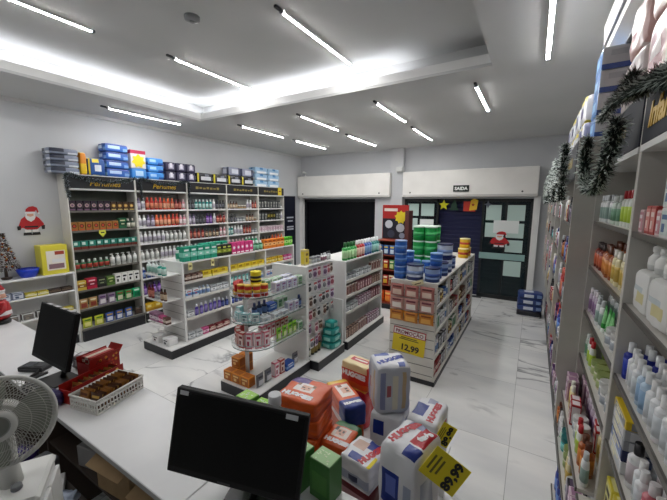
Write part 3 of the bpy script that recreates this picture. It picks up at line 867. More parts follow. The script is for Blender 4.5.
# ------------------------------------------------------------------ garlands
def garland(label, pts, r, dens, grp, tips='#c9d2cc', core='#16241c', seed=1, share=.25):
    rr = random.Random(seed)
    P = [Vector(p) for p in pts]
    fine = []
    for i in range(len(P) - 1):
        p0, p1, p2, p3 = P[max(i - 1, 0)], P[i], P[i + 1], P[min(i + 2, len(P) - 1)]
        n = max(2, int((p2 - p1).length / .02))
        for k in range(n):
            t = k / n
            fine.append(.5 * ((2 * p1) + (-p0 + p2) * t + (2 * p0 - 5 * p1 + 4 * p2 - p3) * t * t + (-p0 + 3 * p1 - 3 * p2 + p3) * t ** 3))
    fine.append(P[-1])
    q = MB().tube(fine, r * .16, mat(core, .7), 4)
    g, w_ = mat(core, .6), mat(tips, .4)
    g2 = mat('#2a4034', .6)
    for i in range(len(fine) - 1):
        a, b = fine[i], fine[i + 1]
        for k in range(int(dens * (b - a).length) + 1):
            c = a.lerp(b, rr.random())
            d = Vector((rr.gauss(0, 1), rr.gauss(0, 1), rr.gauss(0, 1))).normalized()
            s = d.orthogonal().normalized() * r * .07
            L = r * rr.uniform(.6, 1.0)
            m = g if rr.random() < .6 else g2
            e = c + d * L
            if rr.random() < share:
                h = c + d * L * .55
                q.add([c - s, c + s, h + s, h - s], [(0, 1, 2, 3)], m)
                q.add([h - s * 1.3, h + s * 1.3, e], [(0, 1, 2)], w_)
            else:
                q.add([c - s, c + s, e], [(0, 1, 2)], m)
    return tag(q.build('tinsel_garland'), label, 'garland', grp)
gx = XS + .062
GG = 'tinsel garlands'
garland('dark tinsel swag hung across the first perfume header', [(gx, Y0 + .0, 2.22), (gx, Y0 - .01, 2.40), (gx, Y0 + .0, 2.55), (gx, Y0 + .25, 2.49), (gx, Y0 + .5, 2.46), (gx, Y0 + .75, 2.49), (gx, Y0 + .97, 2.55)], .055, 1300, GG, '#9aa2ac', '#15191d', 1)
garland('dark tinsel swag hung across the second perfume header', [(gx, Y0 + BW + .07, 2.18), (gx, Y0 + BW + .06, 2.40), (gx, Y0 + BW + .08, 2.55), (gx, Y0 + BW + .5, 2.47), (gx, Y0 + 2 * BW - .02, 2.55), (gx, Y0 + 2 * BW, 2.38), (gx, Y0 + 2 * BW + .01, 2.26)], .05, 1100, GG, '#6a7280', '#15191d', 2)

# ------------------------------------------------------------------ low white shelf beside the perfume bays
lt = thing('low_shelving', 'low white open shelf under the santa cutout by the left wall', 'shelving', (XS, .55, 0))
LD = XS - XL - .004; LL = Y0 - .55 - .004
for yy in (0, LL - .02): MB().bbox((-LD, yy, 0), (0, yy + .02, 1.09), WHITE, .002).build('side_panel', lt)
MB().box((-LD, .021, .0), (-LD + .01, LL - .021, 1.09), WHITE).build('back_panel', lt)
for z in (.16, .53, .84): MB().bbox((-LD + .011, .0205, z - .02), (-.002, LL - .0205, z), WHITE, .002).build('shelf', lt)
MB().bbox((-LD, .0, 1.091), (.01, LL, 1.116), WHITE, .003).build('top_board', lt)
MB().box((-LD + .012, .021, 0), (-.03, LL - .021, .12), KICK).build('kickboard', lt)
ZL = 1.1166
# small christmas tree
ct = thing('christmas_tree', 'small brown tinsel christmas tree on the low white shelf', 'tree', (-5.98, 1.42, ZL))
MB().lathe([(.05, 0, mat('#2a1c16')), (.06, .03, mat('#2a1c16')), (.02, .035, mat('#2a1c16')), (.014, .16, mat('#2a1c16'))], 10).build('stand', ct)
q = MB(); rr = random.Random(3)
for k in range(900):
    z = .12 + .5 * rr.random() ** 1.2; rad = .155 * (1 - (z - .12) / .54) * math.sqrt(rr.random())
    a = rr.random() * 2 * PI
    c = Vector((rad * math.cos(a), rad * math.sin(a), z))
    d = Vector((math.cos(a) + rr.gauss(0, .5), math.sin(a) + rr.gauss(0, .5), rr.gauss(-.1, .5))).normalized()
    s = d.orthogonal().normalized() * .006
    q.add([c - s, c + s, c + d * .035], [(0, 1, 2)], mat(('#2c2a1e', '#3a2c22', '#5a2a24', '#4a4438')[k % 4], .5))
q.build('foliage', ct)
for k in range(14):
    z = .16 + .42 * rr.random(); rad = .15 * (1 - (z - .12) / .54); a = rr.uniform(-1.2, 1.2)
    MB().lathe([(.003, -.014, mat('#7a1f1c', .2)), (.011, -.008, mat('#7a1f1c', .2)), (.014, 0, mat('#7a1f1c', .2)), (.011, .008, mat('#7a1f1c', .2)), (.004, .014, GOLD)], 8, 1, (rad * math.cos(a), rad * math.sin(a), z)).build('bauble', ct)
bwl = tag(MB().lathe([(.08, 0, mat('#1230a8', .3)), (.115, .07, mat('#1740c8', .3)), (.125, .115, mat('#1740c8', .3)), (.118, .116, mat('#1230a8', .3)), (.105, .07, mat('#1230a8', .3)), (.07, .012, mat('#1230a8', .3))], 20).build('plastic_bowl', None, (-5.965, 1.64, ZL)), 'blue plastic bowl on the low white shelf beside the tree', 'bowl')
yb_ = thing('display_carton', 'yellow display box with picture on the low white shelf', 'box', (-5.975, 1.925, ZL), PI / 2)
MB().bbox((-.155, -.11, 0), (.155, .11, .42), mat('#e4d844', .4), .004).build('carton', yb_)
MB().box((-.10, -.1125, .06), (.12, -.111, .34), mat('#efe9dc', .4)).build('picture', yb_)
MB().box((-.08, -.114, .08), (.1, -.1128, .15), mat('#8a6a72', .5)).box((-.04, -.114, .17), (.11, -.1128, .22), mat('#e8e8e8', .5)).box((.0, -.114, .28), (.11, -.1128, .33), mat('#a8432e', .5)).build('print', yb_)
LB = [C3('clear bin of small parcels', .13, .1, .09, '#c9cbc9', '#6e6a66', '#8f8478', 'panel', 'parcel'), C3('yellow flat packet', .12, .09, .06, '#c9b830', '#e8e6c0'), C3('dark brown packet', .13, .09, .06, '#3a2c26', '#6a5a4a'), C3('grey blue packet', .12, .09, .09, '#7c88a0', '#d4d8e2', '#4a5a7a', 'panel')]
row((XS - .01, 1.0, .84), PI / 2, 1.1, [(LB[0], 2), (LB[3], 2), (LB[1], 2), (LB[2], 2)], 'on upper shelf of the low white unit', 'goods in the low white unit')
row((XS - .01, 1.0, .53), PI / 2, 1.1, [(LB[2], 2), (LB[0], 3), (LB[3], 1), (LB[1], 1)], 'on middle shelf of the low white unit', 'goods in the low white unit')
row((XS - .01, 1.0, .16), PI / 2, 1.1, [(LB[1], 4), (LB[0], 3)], 'on bottom shelf of the low white unit', 'goods in the low white unit')

# ------------------------------------------------------------------ gondolas
def gondola(name, label, x0, x1, ya, yb, ztop, levels, faces, bays, kick=.12, over=.08, spine=True, endz=None, m=WHITE, top=True, grp='gondola shelf units', back=None):
    """levels: shelf heights below the top; faces: signs of the sides that carry shelves; bays: inner upright positions"""
    t = thing(name, label, 'shelf unit', (0, 0, 0), 0, grp)
    xm = (x0 + x1) / 2
    MB().bbox((x0 - over, ya, .0), (x1 + over, yb, kick), KICK, .004).box((x0 - over + .004, ya + .004, kick), (x1 + over - .004, yb - .004, kick + .012), m).build('base', t)
    kz = kick + .0125
    if spine: MB().box((xm - .01, ya + .031, kz), (xm + .01, yb - .031, ztop - .026), back or m).build('spine_panel', t)
    for y in (ya, yb - .03):
        q = MB().bbox((x0, y, kz), (x1, y + .03, (endz or ztop)), m, .003); q.build('end_panel', t)
    if top: MB().bbox((x0, ya + .0305, ztop - .025), (x1, yb - .0305, ztop), m, .002).build('top_board', t)
    for s in faces:
        xo, xi = (x1, xm + .0105) if s > 0 else (x0, xm - .0105)
        for z in levels:
            a, b = min(xo, xi), max(xo, xi)
            MB().box((a + (.006 if s < 0 else 0), ya + .031, z - .02), (b - (.006 if s > 0 else 0), yb - .031, z), m).box((xo - s * .0055 if s > 0 else xo, ya + .031, z - .03), (xo if s > 0 else xo + .0055, yb - .031, z + .006), CREAM).build('shelf', t)
        for y in bays:
            MB().bbox((min(xo, xi), y - .012, kz), (max(xo, xi), y + .012, ztop - .026), m, .002).build('upright', t)
    return t
# A: behind, along the perfume wall
AX0, AX1, AY0, AY1, AZ = -4.74, -4.20, 2.80, 5.36, 1.31
ga = gondola('gondola_shelf', 'white shelf unit standing parallel to the perfume wall, with dark base', AX0, AX1, AY0, AY1, AZ, [1.02, .77, .475, .1325], (1, -1), [3.66, 4.51], .12, .09)
for z in (1.15, .79, .45): MB().bbox((AX0 + .02, AY0 - .25, z - .018), (AX1 - .06, AY0 - .001, z), WHITE, .003).build('end_shelf', ga)
MB().bbox((AX0 - .06, AY0 - .29, 0), (AX1 + .09, AY0 - .0005, .12), KICK, .004).box((AX0 - .056, AY0 - .286, .12), (AX1 + .086, AY0 - .001, .132), WHITE).build('end_base', ga)
q = MB()
for k in range(9): q.box((AX0 + .02, AY0 - .003, .2 + k * .115), (AX1 - .02, AY0 - .0005, .206 + k * .115), mat('#8d8c88'))
q.build('slat_groove', ga)
GA = 'goods on the unit by the perfume wall'
palA = [B3('violet spray bottle', .03, .17, '#3f2a8a', '#e4e4ec', '#8a7ac0', 'flat'), C3('white and blue carton', .1, .07, .12, '#dfe4ea', '#5a8ac0', '#b03040'), B3('white roll-on bottle', .028, .13, '#e6e6e2', '#b8c4d8', '#7a9ac8'),
        C3('pink carton', .1, .07, .1, '#c9508a', '#f0d0e0', '#8a2a5a'), C3('dark red carton', .12, .08, .09, '#7a1c24', '#d0b0a8', '#e0d0c0'), C3('mustard carton', .13, .09, .1, '#d4b020', '#f0e090', '#8a5a10'),
        B3('teal tube', .028, .15, '#2a9a96', '#e0e8e6', '#bfe4e0', 'tube', 'cosmetic_tube'), C3('grey and white carton', .11, .08, .1, '#b8bcc0', '#e8eaec', '#5a6068'), B3('navy roll-on bottle', .028, .14, '#1c2a6a', '#c9ccd6', '#5a6ab0')]
YEL = C3('bright yellow carton', .15, .09, .1, '#dcc01e', '#f2e68a', '#a8860e', 'split')
BR = C3('brown white carton', .09, .07, .1, '#5a3a30', '#d8ccc0', '#b09080')
bayA = [(2.85, 3.64), (3.68, 4.49), (4.53, 5.32)]
plan = {(0, 0): [(BR, 3), (YEL, 3)], (0, 1): [(palA[1], 2), (palA[2], 3), (palA[7], 3)], (0, 2): [(palA[7], 1), (palA[0], 6), (palA[8], 2)], (0, 3): [(palA[7], 2), (palA[3], 1), (palA[4], 3)],
        (1, 0): [(YEL, 5)], (1, 1): [(palA[6], 5), (palA[2], 4)], (1, 2): [(palA[8], 6), (palA[7], 2)], (1, 3): [(palA[4], 4), (palA[3], 2)],
        (2, 0): [(palA[5], 3), (palA[3], 2)], (2, 1): [(palA[1], 4), (palA[6], 4)], (2, 2): [(palA[0], 5), (palA[7], 2)], (2, 3): [(palA[4], 5)]}
for (b, k), its in plan.items():
    row((AX1, bayA[b][0], [1.02, .77, .475, .1325][k]), PI / 2, bayA[b][1] - bayA[b][0], its, 'on %s shelf, %s section of the perfume-side unit' % (SHN[4][k], ('near', 'middle', 'far')[b]), GA)
# goods on its top board
TG = C3('sea green carton', .11, .1, .21, '#1c9a7c', '#8ad4c0', '#e4f2ee', 'band', 'hair_product_box')
TGw = B3('white and green bottle', .045, .2, '#e0e8e4', '#1a8a6a', '#3ab090', 'flat')
TGy = C3('black and lime carton', .09, .08, .18, '#26281c', '#8a9a2e', '#c9d060', 'band', 'hair_product_box')
TP = C3('hot pink carton', .09, .08, .19, '#d2387e', '#f0a8c8', '#ffffff', 'dot', 'hair_product_box')
TGr = B3('deep green bottle', .04, .17, '#1a6a44', '#dfe6e2', '#8ac4a4')
TO = C3('orange carton', .11, .09, .17, '#e07a1e', '#f0b878', '#8a3a10', 'band', 'hair_product_box')
TL = C3('lime green carton', .12, .09, .17, '#5ab82e', '#b8e48a', '#2a6a14', 'band', 'hair_product_box')
TPk = C3('dusty pink carton', .1, .08, .16, '#b0708a', '#dab8c8', '#6a3a50', 'band', 'hair_product_box')
row((AX1 + .005, 2.84, AZ), PI / 2, 2.48, [(TG, 5), (TGy, 3), (TP, 5), (TGr, 3), (TO, 5), (TL, 2)], 'on top of the perfume-side unit', GA, .012)
row((AX1 - .16, 2.84, AZ), PI / 2, 1.5, [(TGw, 4), (TG, 4), (TPk, 4)], 'in back row atop the perfume-side unit', GA, .012)
PWH = B3('white pump bottle', .032, .18, '#dfe6e4', '#e8eeec', '#9ac4b8', 'pump')
row((AX0 + .03, AY0 - .25, 1.15), 0, .45, [(PWH, 3), (B3('teal pump bottle', .032, .17, '#2a9a86', '#e0e8e6', '#cfe8e0', 'pump'), 3)], 'on upper end shelf of the perfume-side unit', GA)
row((AX0 + .03, AY0 - .25, .79), 0, .45, [(wD, 2), (wS2, 2), (wB, 2)], 'on middle end shelf of the perfume-side unit', GA)
MX = C3('mauve striped carton', .1, .1, .12, '#a87a98', '#e4d8e0', '#5a3a52')
row((AX0 + .03, AY0 - .25, .45), 0, .45, [(MX, 2), (palA[3], 1), (BR, 1)], 'on lower end shelf of the perfume-side unit', GA)
row((AX0 + .03, AY0 - .25, .1325), 0, .5, [(C3('white carton with dark letters', .16, .14, .1, '#e4e4e4', '#f0f0f0', '#3a3a44', 'panel'), 2)], 'on base end of the perfume-side unit', GA)
for y, n in ((2.93, 'nearest'), (3.32, 'second')):
    o = thing('price_flash', 'pale yellow price flash under the top board, %s on the perfume-side unit' % n, 'price tag', (AX1 + .004, y, AZ - .015), PI / 2)
    MB().box((-.03, -.003, -.11), (.03, 0, 0), mat('#e6dc9a')).build('card', o)
    MB().box((-.02, -.004, -.07), (.02, -.003, -.04), mat('#5a4a2a')).build('print', o)

# B: rounded glass display and white panel
gb = thing('glass_display', 'white display unit with rounded glass shelves on dark base', 'display', (0, 0, 0))
BX0, BX1, BY0, BYP = -2.93, -2.38, 2.36, 3.26
BM = (BX0 + BX1) / 2
MB().bbox((BX0 - .01, BY0, 0), (BX1 + .04, BYP + .04, .12), KICK, .004).box((BX0 - .006, BY0 + .004, .12), (BX1 + .036, BYP + .036, .132), WHITE).build('base', gb)
MB().bbox((BX0, BYP, .1325), (BX1 + .015, BYP + .05, 1.365), WHITE, .004).build('end_panel', gb)
MB().tube([(BM - .02, 2.53, .132), (BM - .02, 2.53, 1.15)], .022, mat('#d8dad8', .25), 10).build('post', gb)
def glass_shelf(z, rad):
    pts = [(BX1, BYP - .001), (BX0, BYP - .001)]
    yc = BY0 + .02 + rad
    pts += [(BM - rad * math.cos(PI * k / 16), yc - rad * math.sin(PI * k / 16)) for k in range(17)]
    n = len(pts); q = MB()
    q.add([(x, y, z - .01) for x, y in pts] + [(x, y, z) for x, y in pts], [tuple(range(n)), tuple(range(2 * n - 1, n - 1, -1))], GLASS)
    q.add([(x, y, z - .01) for x, y in pts] + [(x, y, z) for x, y in pts], [(i, n + i, n + (i + 1) % n, (i + 1) % n) for i in range(n)], mat('#3d5a52', .1))
    q.build('glass_shelf', gb)
    arc = pts[2:]
    rail = MB().tube([(x, y, z + .05) for x, y in [(BX0 - .0, BYP - .01)] + arc + [(BX1, BYP - .01)]], .004, STEEL, 6)
    for k in (2, 8, 14): rail.tube([(arc[k][0], arc[k][1], z), (arc[k][0], arc[k][1], z + .05)], .003, STEEL, 6)
    rail.build('guard_rail', gb)
BZ = [1.15, .86, .565]
for z in BZ: glass_shelf(z, .272)
GB = 'goods on the rounded glass display'
red = C3('red and yellow carton', .075, .06, .12, '#b01e1e', '#e0b030', '#f0e0c0', 'split')
tub = bottle('food_tub', 'tub', 'black and yellow tub', .06, .12, '#1c1c1c', '#e6d61e', '#e6d61e', 'can', 1, True, 16, '#26262a')
cany = bottle('tin_can', 'can', 'red tin with gold label', .04, .13, '#a81c1c', '#d8b040', '#c9302a', 'can', 1, False, 12, '#e0b83a')
whc = C3('white and lilac carton', .085, .07, .12, '#e8e8ec', '#c0c4d8', '#8a5a8a', 'panel')
whg = C3('white and green carton', .09, .07, .12, '#e6ece6', '#8ab08a', '#4a7a5a', 'panel')
pkc = C3('pink and white tall carton', .075, .06, .18, '#d8788a', '#f0e4e6', '#b02a4a', 'panel')
rdc = C3('red white tall carton', .075, .06, .17, '#b83a34', '#ead8d0', '#7a1a1a', 'panel')
lmc = pouch('snack_pouch', 'pouch', 'lime green pouch', .08, .16, '#8ac43a', '#d8e8a8', '#3a7a1a')
nvb = B3('navy blue bottle', .032, .16, '#16244a', '#2a3a6a', '#5a7ab0')
tlc = C3('pale teal carton', .085, .06, .1, '#8ac0c4', '#dceaea', '#3a7a80', 'panel')
wlow = C3('white flat carton', .11, .07, .05, '#e6e8ea', '#c4ccd4', '#7a8a9a', 'panel')
blb = C3('bright blue carton', .15, .1, .09, '#1c4fa8', '#7aa0d8', '#e0e6f0')
org = C3('orange carton', .13, .1, .11, '#d8861e', '#b8661a', '#f0c880', 'panel', 'orange_carton')
gry = pouch('pouch_bag', 'pouch', 'grey printed pouch', .11, .15, '#6a6a70', '#c9c9d0', '#3a3a44', .05)
def ring_items(z, items, r, word, phrase):
    """items round the rounded front, left to right as seen from the front"""
    yc = BY0 + .02 + .272; n = len(items); tot = {}; cnt = {}
    for p in items: tot[p['app']] = tot.get(p['app'], 0) + 1
    for i, p in enumerate(items):
        a = PI * (.07 + .86 * i / (n - 1))
        x, y = BM - r * math.cos(a), yc - r * math.sin(a)
        cnt[p['app']] = cnt.get(p['app'], 0) + 1
        pos = None if tot[p['app']] == 1 else ORD[cnt[p['app']] - 1] + ' from left'
        place(p, (x, y, z + .0006), math.atan2(y - yc, x - BM) + PI / 2, phrase, GB, pos)
ring_items(BZ[0], [red, red, red, cany, cany, cany, cany], .20, 'left', 'round the front of the top glass shelf')
place(tub, (BM + .02, 2.66, BZ[0] + .0006), 0, 'in the middle of the top glass shelf', GB)
tub2 = dict(tub); tub2['app'] = 'black and yellow tub stacked'
place(tub2, (BM + .02, 2.66, BZ[0] + .1216), .3, 'on another tub of the top glass shelf', GB)
row((BX1 - .01, 2.72, BZ[0]), PI / 2, .52, [(whc, 4), (whg, 1)], 'along the straight side of the top glass shelf', GB)
ring_items(BZ[1], [tlc, wlow, tlc, tlc, tlc, wlow], .2, 'left', 'round the front of the middle glass shelf')
row((BX1 - .01, 2.70, BZ[1]), PI / 2, .54, [(wlow, 2), (whc, 2), (nvb, 1)], 'along the side of the middle glass shelf', GB)
row((BX1 - .22, 2.60, BZ[1]), PI / 2, .6, [(nvb, 3), (blb, 1), (whg, 2)], 'in the middle of the middle glass shelf', GB)
ring_items(BZ[2], [rdc, rdc, rdc, rdc, pkc, pkc, pkc], .20, 'left', 'round the front of the lowest glass shelf')
row((BX1 - .17, 2.66, BZ[2]), PI / 2, .58, [(pkc, 3), (rdc, 3), (whg, 1)], 'in the middle of the lowest glass shelf', GB)
row((BX1 - .17, 2.74, BZ[0]), PI / 2, .5, [(whg, 3), (whc, 2)], 'in the middle of the top glass shelf', GB)
row((BX1 - .01, 2.74, BZ[2]), PI / 2, .5, [(lmc, 4), (whg, 2)], 'along the side of the lowest glass shelf', GB)
for i, (x, y, k) in enumerate(((-2.87, 2.44, 0), (-2.735, 2.44, 0), (-2.735, 2.44, 1), (-2.60, 2.44, 0), (-2.87, 2.56, 0), (-2.87, 2.56, 1))):
    pass
for x, y, k, nm in ((-2.865, 2.45, 0, 'front left, lower'), (-2.73, 2.45, 0, 'front middle'), (-2.595, 2.45, 0, 'front right'), (-2.865, 2.57, 0, 'second row left, lower'), (-2.865, 2.57, 1, 'second row left, upper'), (-2.865, 2.69, 0, 'back left, lower'), (-2.865, 2.69, 1, 'back left, upper')):
    place(org, (x, y, .1326 + k * .1106), 0, nm + ' on the display base', GB)
for y, p, nm in ((2.50, gry, 'nearest on the display base'), (2.63, gry, 'second on the display base'), (2.76, pkc, 'beside the pouches on the display base'), (2.86, rdc, 'on the display base'), (2.98, blb, 'at the far side of the display base'), (3.13, gry, 'last on the display base by the panel')):
    place(p, (BX1 - .08, y, .1326), PI / 2, nm, GB)

# B2: peg board with hanging cards, B3: unit behind it
p2 = thing('peg_unit', 'white unit hung with small packets between glass display and grey-ended unit', 'shelf unit', (0, 0, 0), 0, 'gondola shelf units')
PX = -2.46
MB().bbox((-2.95, 3.312, 0), (-2.22, 4.0, .12), KICK, .004).box((-2.946, 3.316, .12), (-2.224, 3.996, .132), WHITE).build('base', p2)
MB().box((PX - .02, 3.312, .1325), (PX, 3.98, 1.34), WHITE).build('peg_panel', p2)
GP = 'packets hanging on the peg unit'
blist = [blister('hanging_packet', 'packet', 'white and grey card packet', .085, .15, '#e0e0e0', '#7a7a80', '#b03a3a'), blister('hanging_packet', 'packet', 'brown card packet', .085, .15, '#cfc4ba', '#5a3a2a', '#3a2a22'),
         blister('hanging_packet', 'packet', 'mauve card packet', .085, .15, '#d0c4d4', '#6a4a6a', '#8a3a5a'), blister('hanging_packet', 'packet', 'black and white card packet', .085, .15, '#e6e6e6', '#1c1c20', '#3a3a40'),
         blister('hanging_packet', 'packet', 'pink card packet', .085, .15, '#e4ccd0', '#a04a5a', '#7a2a3a')]
ROWN = ['top', 'second', 'third', 'fourth', 'fifth', 'bottom']
for k in range(6):
    z = 1.33 - k * .185 - .004; cn = {}
    tot = {}
    seq = [blist[(j * 2 + k * 3 + (j // 3)) % 5] for j in range(6)]
    for p in seq: tot[p['app']] = tot.get(p['app'], 0) + 1
    for j, p in enumerate(seq):
        if k >= 4 and j > 2: continue
        y = 3.38 + j * .108
        MB().tube([(PX, y, z + .006), (PX + .10, y, z + .006)], .0022, STEEL, 5).build('hook', p2)
        cn[p['app']] = cn.get(p['app'], 0) + 1
        pos = ORD[cn[p['app']] - 1] + ' from left' if tot[p['app']] > 1 else None
        place(p, (PX + rng.uniform(.05, .09), y, z + .0035), PI / 2 + R(rng.uniform(-9, 9)), 'on %s hook row of the peg unit' % ROWN[k], GP, pos)
# goods standing on the base and on top of the peg unit
yel = C3('tall cream box with yellow card', .09, .07, .2, '#d8c890', '#e8d040', '#8a6a2a', 'panel')
row((-2.37, 3.34, .1325), PI / 2, .3, [(DG, 1), (B3('dark bottle with gold label', .03, .22, '#1a1a16', '#c9b060', '#8a7a3a'), 3)], 'on the base of the peg unit', GP)
TQ = SW('#1f8f88'); TQ2 = SW('#8fd0c8')
for k, (w_, d_) in enumerate(((.25, .22), (.24, .21), (.20, .19), (.15, .15))):
    soft_pack('towel_pack', 'pack', 'teal soft pack on the peg unit base, %s of four' % ('lowest', 'second', 'third', 'topmost')[k], (d_, w_, .095), (-2.335, 3.81, .1326 + k * .0965), .06 * (k % 3 - 1), pat(TQ, (('front', 'right'), -.6, .5, -.5, .5, TQ2), (('top',), -.5, .5, -.5, .4, SW('#3fb0a4'))), (), 'teal packs by the white panel', 8, 5, .006, 200 + k)
MB().bbox((PX - .12, 3.312, 1.3405), (PX + .04, 3.98, 1.36), WHITE, .003).build('top_board', p2)
yc_ = dict(yel)
place(yel, (PX - .03, 3.40, 1.3606), PI / 2, 'on top of the peg unit', GP)
row((PX + .04, 3.48, 1.36), PI / 2, .5, [(wS2, 3), (B3('small white bottle', .022, .11, '#e6e6e6', '#c0c0c4', '#8a5a6a'), 3), (B3('small grey bottle', .022, .12, '#a8a8ac', '#3a3a3e', '#e0e0e0'), 2)], 'on top board of the peg unit', GP)

B3X0, B3X1, B3Y0, B3Y1, B3T = -2.80, -2.25, 4.06, 5.42, 1.33
b3 = gondola('gondola_shelf', 'white end-panelled unit right of the teal packs, facing the tins', B3X0, B3X1, B3Y0, B3Y1, B3T, [1.03, .80, .55, .1325], (1,), [], .12, .05)
GC = 'goods on the unit right of the teal packs'
hd = [C3('dark red dye carton', .07, .06, .15, '#6a2028', '#b08088', '#e0c8c8', 'panel', 'hair_dye_box'), C3('pale dye carton', .07, .06, .15, '#d8ccc8', '#8a5a50', '#5a2a2a', 'panel', 'hair_dye_box'), C3('brown dye carton', .07, .06, .15, '#4a2c24', '#c0a090', '#8a6a5a', 'panel', 'hair_dye_box'), C3('mauve dye carton', .07, .06, .15, '#8a5a72', '#e0ccd8', '#4a2a3a', 'panel', 'hair_dye_box')]
for k, its in enumerate(([(wS2, 3), (palA[7], 4), (hd[1], 4)], [(hd[1], 4), (hd[0], 6), (hd[2], 4)], [(palA[7], 3), (hd[3], 5), (hd[0], 4)], [(hd[2], 5), (hd[1], 4), (hd[3], 6)])):
    row((B3X1, B3Y0 + .05, [1.03, .80, .55, .1325][k]), PI / 2, 1.26, its, 'on %s shelf of the unit facing the tins' % SHN[4][k], GC)
bgr = B3('bright green bottle', .042, .26, '#1c9a3a', '#0e5a22', '#b8e0a8'); brd = B3('red bottle', .042, .26, '#a8201e', '#e0e0e0', '#f0c8b8')
bbl = B3('blue bottle', .042, .26, '#1c4aa0', '#e4e4ea', '#8ab0e0'); btl = B3('teal bottle', .042, .26, '#1c7a7a', '#e0e4e4', '#a8d8d4'); bgy = B3('grey bottle', .032, .18, '#8a8c90', '#3a3c40', '#d0d2d4')
row((B3X1 + .005, B3Y0 + .03, B3T), PI / 2, 1.28, [(bgr, 4), (brd, 3), (bbl, 3), (btl, 3), (bgy, 2)], 'on top of the unit facing the tins', GC, .01)
wpn = tag(MB().bbox((-.09, -.012, 0), (.12, .012, .66), WHITE, .003).build('loose_panel', None, (-2.36, 3.972, .1328), (0, 0, R(0))), 'loose white board leaning behind the teal packs', 'board')

# D: narrow display tower with poster header
dt_ = thing('display_tower', 'narrow dark display tower with red poster header before the back wall', 'display', (-2.46, 6.2, 0))
MB().bbox((-.28, 0, 0), (.28, .38, .10), KICK, .004).build('base', dt_)
MB().bbox((-.28, .36, .1005), (.28, .38, 2.13), mat('#7a2a20', .5), .003).build('back_panel', dt_)
for s in (-1, 1): MB().bbox((s * .28 - (.015 if s > 0 else 0), .02, .1005), (s * .28 + (.015 if s < 0 else 0), .359, 1.42), mat('#3a2420', .5), .002).build('side_panel', dt_)
for z in (.12, .5, .82, 1.12, 1.42): MB().bbox((-.263, .01, z - .018), (.263, .358, z), mat('#8a3a24', .5), .002).build('shelf', dt_)
po = MB().bbox((-.28, .33, 1.425), (.28, .359, 2.13), mat('#b0241e', .4), .003).build('poster', dt_)
MB().box((-.27, .326, 1.43), (.27, .33, 1.85), mat('#1a1d2a', .4)).build('photo', po)
for x, z, r, c in ((-.13, 1.73, .085, '#c9ccd4'), (.12, 1.66, .09, '#b8bcc4'), (-.08, 1.53, .08, '#3a3f52'), (.16, 1.5, .06, '#8a94a8')):
    flat_poly([(r * math.cos(a * PI / 6), r * math.sin(a * PI / 6)) for a in range(12)], mat(c, .5)).build('photo_mark', po, (x, .3225, z))
flat_poly([(x, z) for x, z in star(.14, 9, .75)], mat('#e6cf2a', .4)).build('splash', po, (.13, .319, 1.88))
MB().box((-.24, .3275, 2.0), (.05, .33, 2.06), mat('#e8d8d0', .5)).build('title_mark', po)
GD = 'goods on the poster tower'
tz = [pouch('snack_pouch', 'pouch', 'red snack pouch', .12, .2, '#b8281e', '#e0b03a', '#f0e0c0', .06), pouch('snack_pouch', 'pouch', 'green snack pouch', .12, .2, '#3a8a3a', '#d8e0a0', '#f0e8c0', .06), pouch('snack_pouch', 'pouch', 'cream snack pouch', .12, .2, '#d8c8a0', '#8a4a2a', '#b0281e', .06), pouch('snack_pouch', 'pouch', 'blue snack pouch', .12, .2, '#2a5a9a', '#d0e0f0', '#e0c03a', .06), pouch('snack_pouch', 'pouch', 'bright orange snack pouch', .16, .25, '#e0561a', '#f08a2a', '#f0c06a', .09)]
for k, (z, its) in enumerate(((1.12, [(tz[3], 4)]), (.82, [(tz[2], 1), (tz[0], 1), (tz[1], 2)]), (.5, [(tz[0], 2), (tz[2], 2)]), (.12, [(tz[4], 3)]))):
    row((-2.46 - .26, 6.21, z), 0, .52, its, 'on %s shelf of the poster tower' % SHN[4][k], GD)
tn = tag(MB().bbox((-.02, 0, 0), (.06, .25, 2.02), mat('#5a2c2a', .5), .004).build('poster_column', None, (-2.15, 6.30, 0)), 'slim reddish brown column display beside the poster tower', 'display')

# C: tins unit in the middle of the aisle
CX0, CX1, CY0, CY1, CZ = -1.43, -.87, 3.72, 6.45, 1.25
gc = gondola('gondola_shelf', 'cream white unit with tins on top and slatted front end', CX0, CX1, CY0, CY1, CZ, [.97, .66, .35, .0725], (1, -1), [4.40, 5.08, 5.76], .06, .015, True, CZ + .004, CREAM)
q = MB()
for k in range(10): q.box((CX0 + .012, CY0 - .0025, .12 + k * .112), (CX1 - .012, CY0 - .0003, .128 + k * .112), mat('#6a6862'))
q.build('slat_groove', gc)
GT = 'goods on the unit with the tins'
HK = mat('#8a8a8a', .3, .8)
bis = [pouch('biscuit_packet', 'packet', 'pink brown packet', .172, .15, '#a86a62', '#e0c8b8', '#5a2a2a', .04), pouch('biscuit_packet', 'packet', 'rosy packet with white badge', .172, .15, '#b88a80', '#f0e8e0', '#6a2a3a', .04), pouch('biscuit_packet', 'packet', 'orange gold packet', .176, .13, '#c07a2a', '#e0a850', '#7a3a14', .04)]
for k, (z, p, n) in enumerate(((1.06, bis[0], 3), (.90, bis[1], 3), (.76, bis[2], 3))):
    for j in range(n):
        x = CX0 + .10 + j * .178
        MB().tube([(x, CY0 - .001, z + p['h'] + .004), (x, CY0 - .07, z + p['h'] + .004)], .003, HK, 5).build('hook', gc)
        place(p, (x, CY0 - .032 - .014 * (j % 2), z + .0), R(rng.uniform(-3, 3)), 'on %s hooks of the slatted end' % ('top', 'middle', 'lowest')[k], GT, ORD[j] + ' from left')
pc = thing('promotion_sign', 'yellow 12,99 price sign with red edged strip on the slatted end', 'sign', ((CX0 + CX1) / 2 - .03, CY0 - .004, .47), 0, None, (0, R(4), 0))
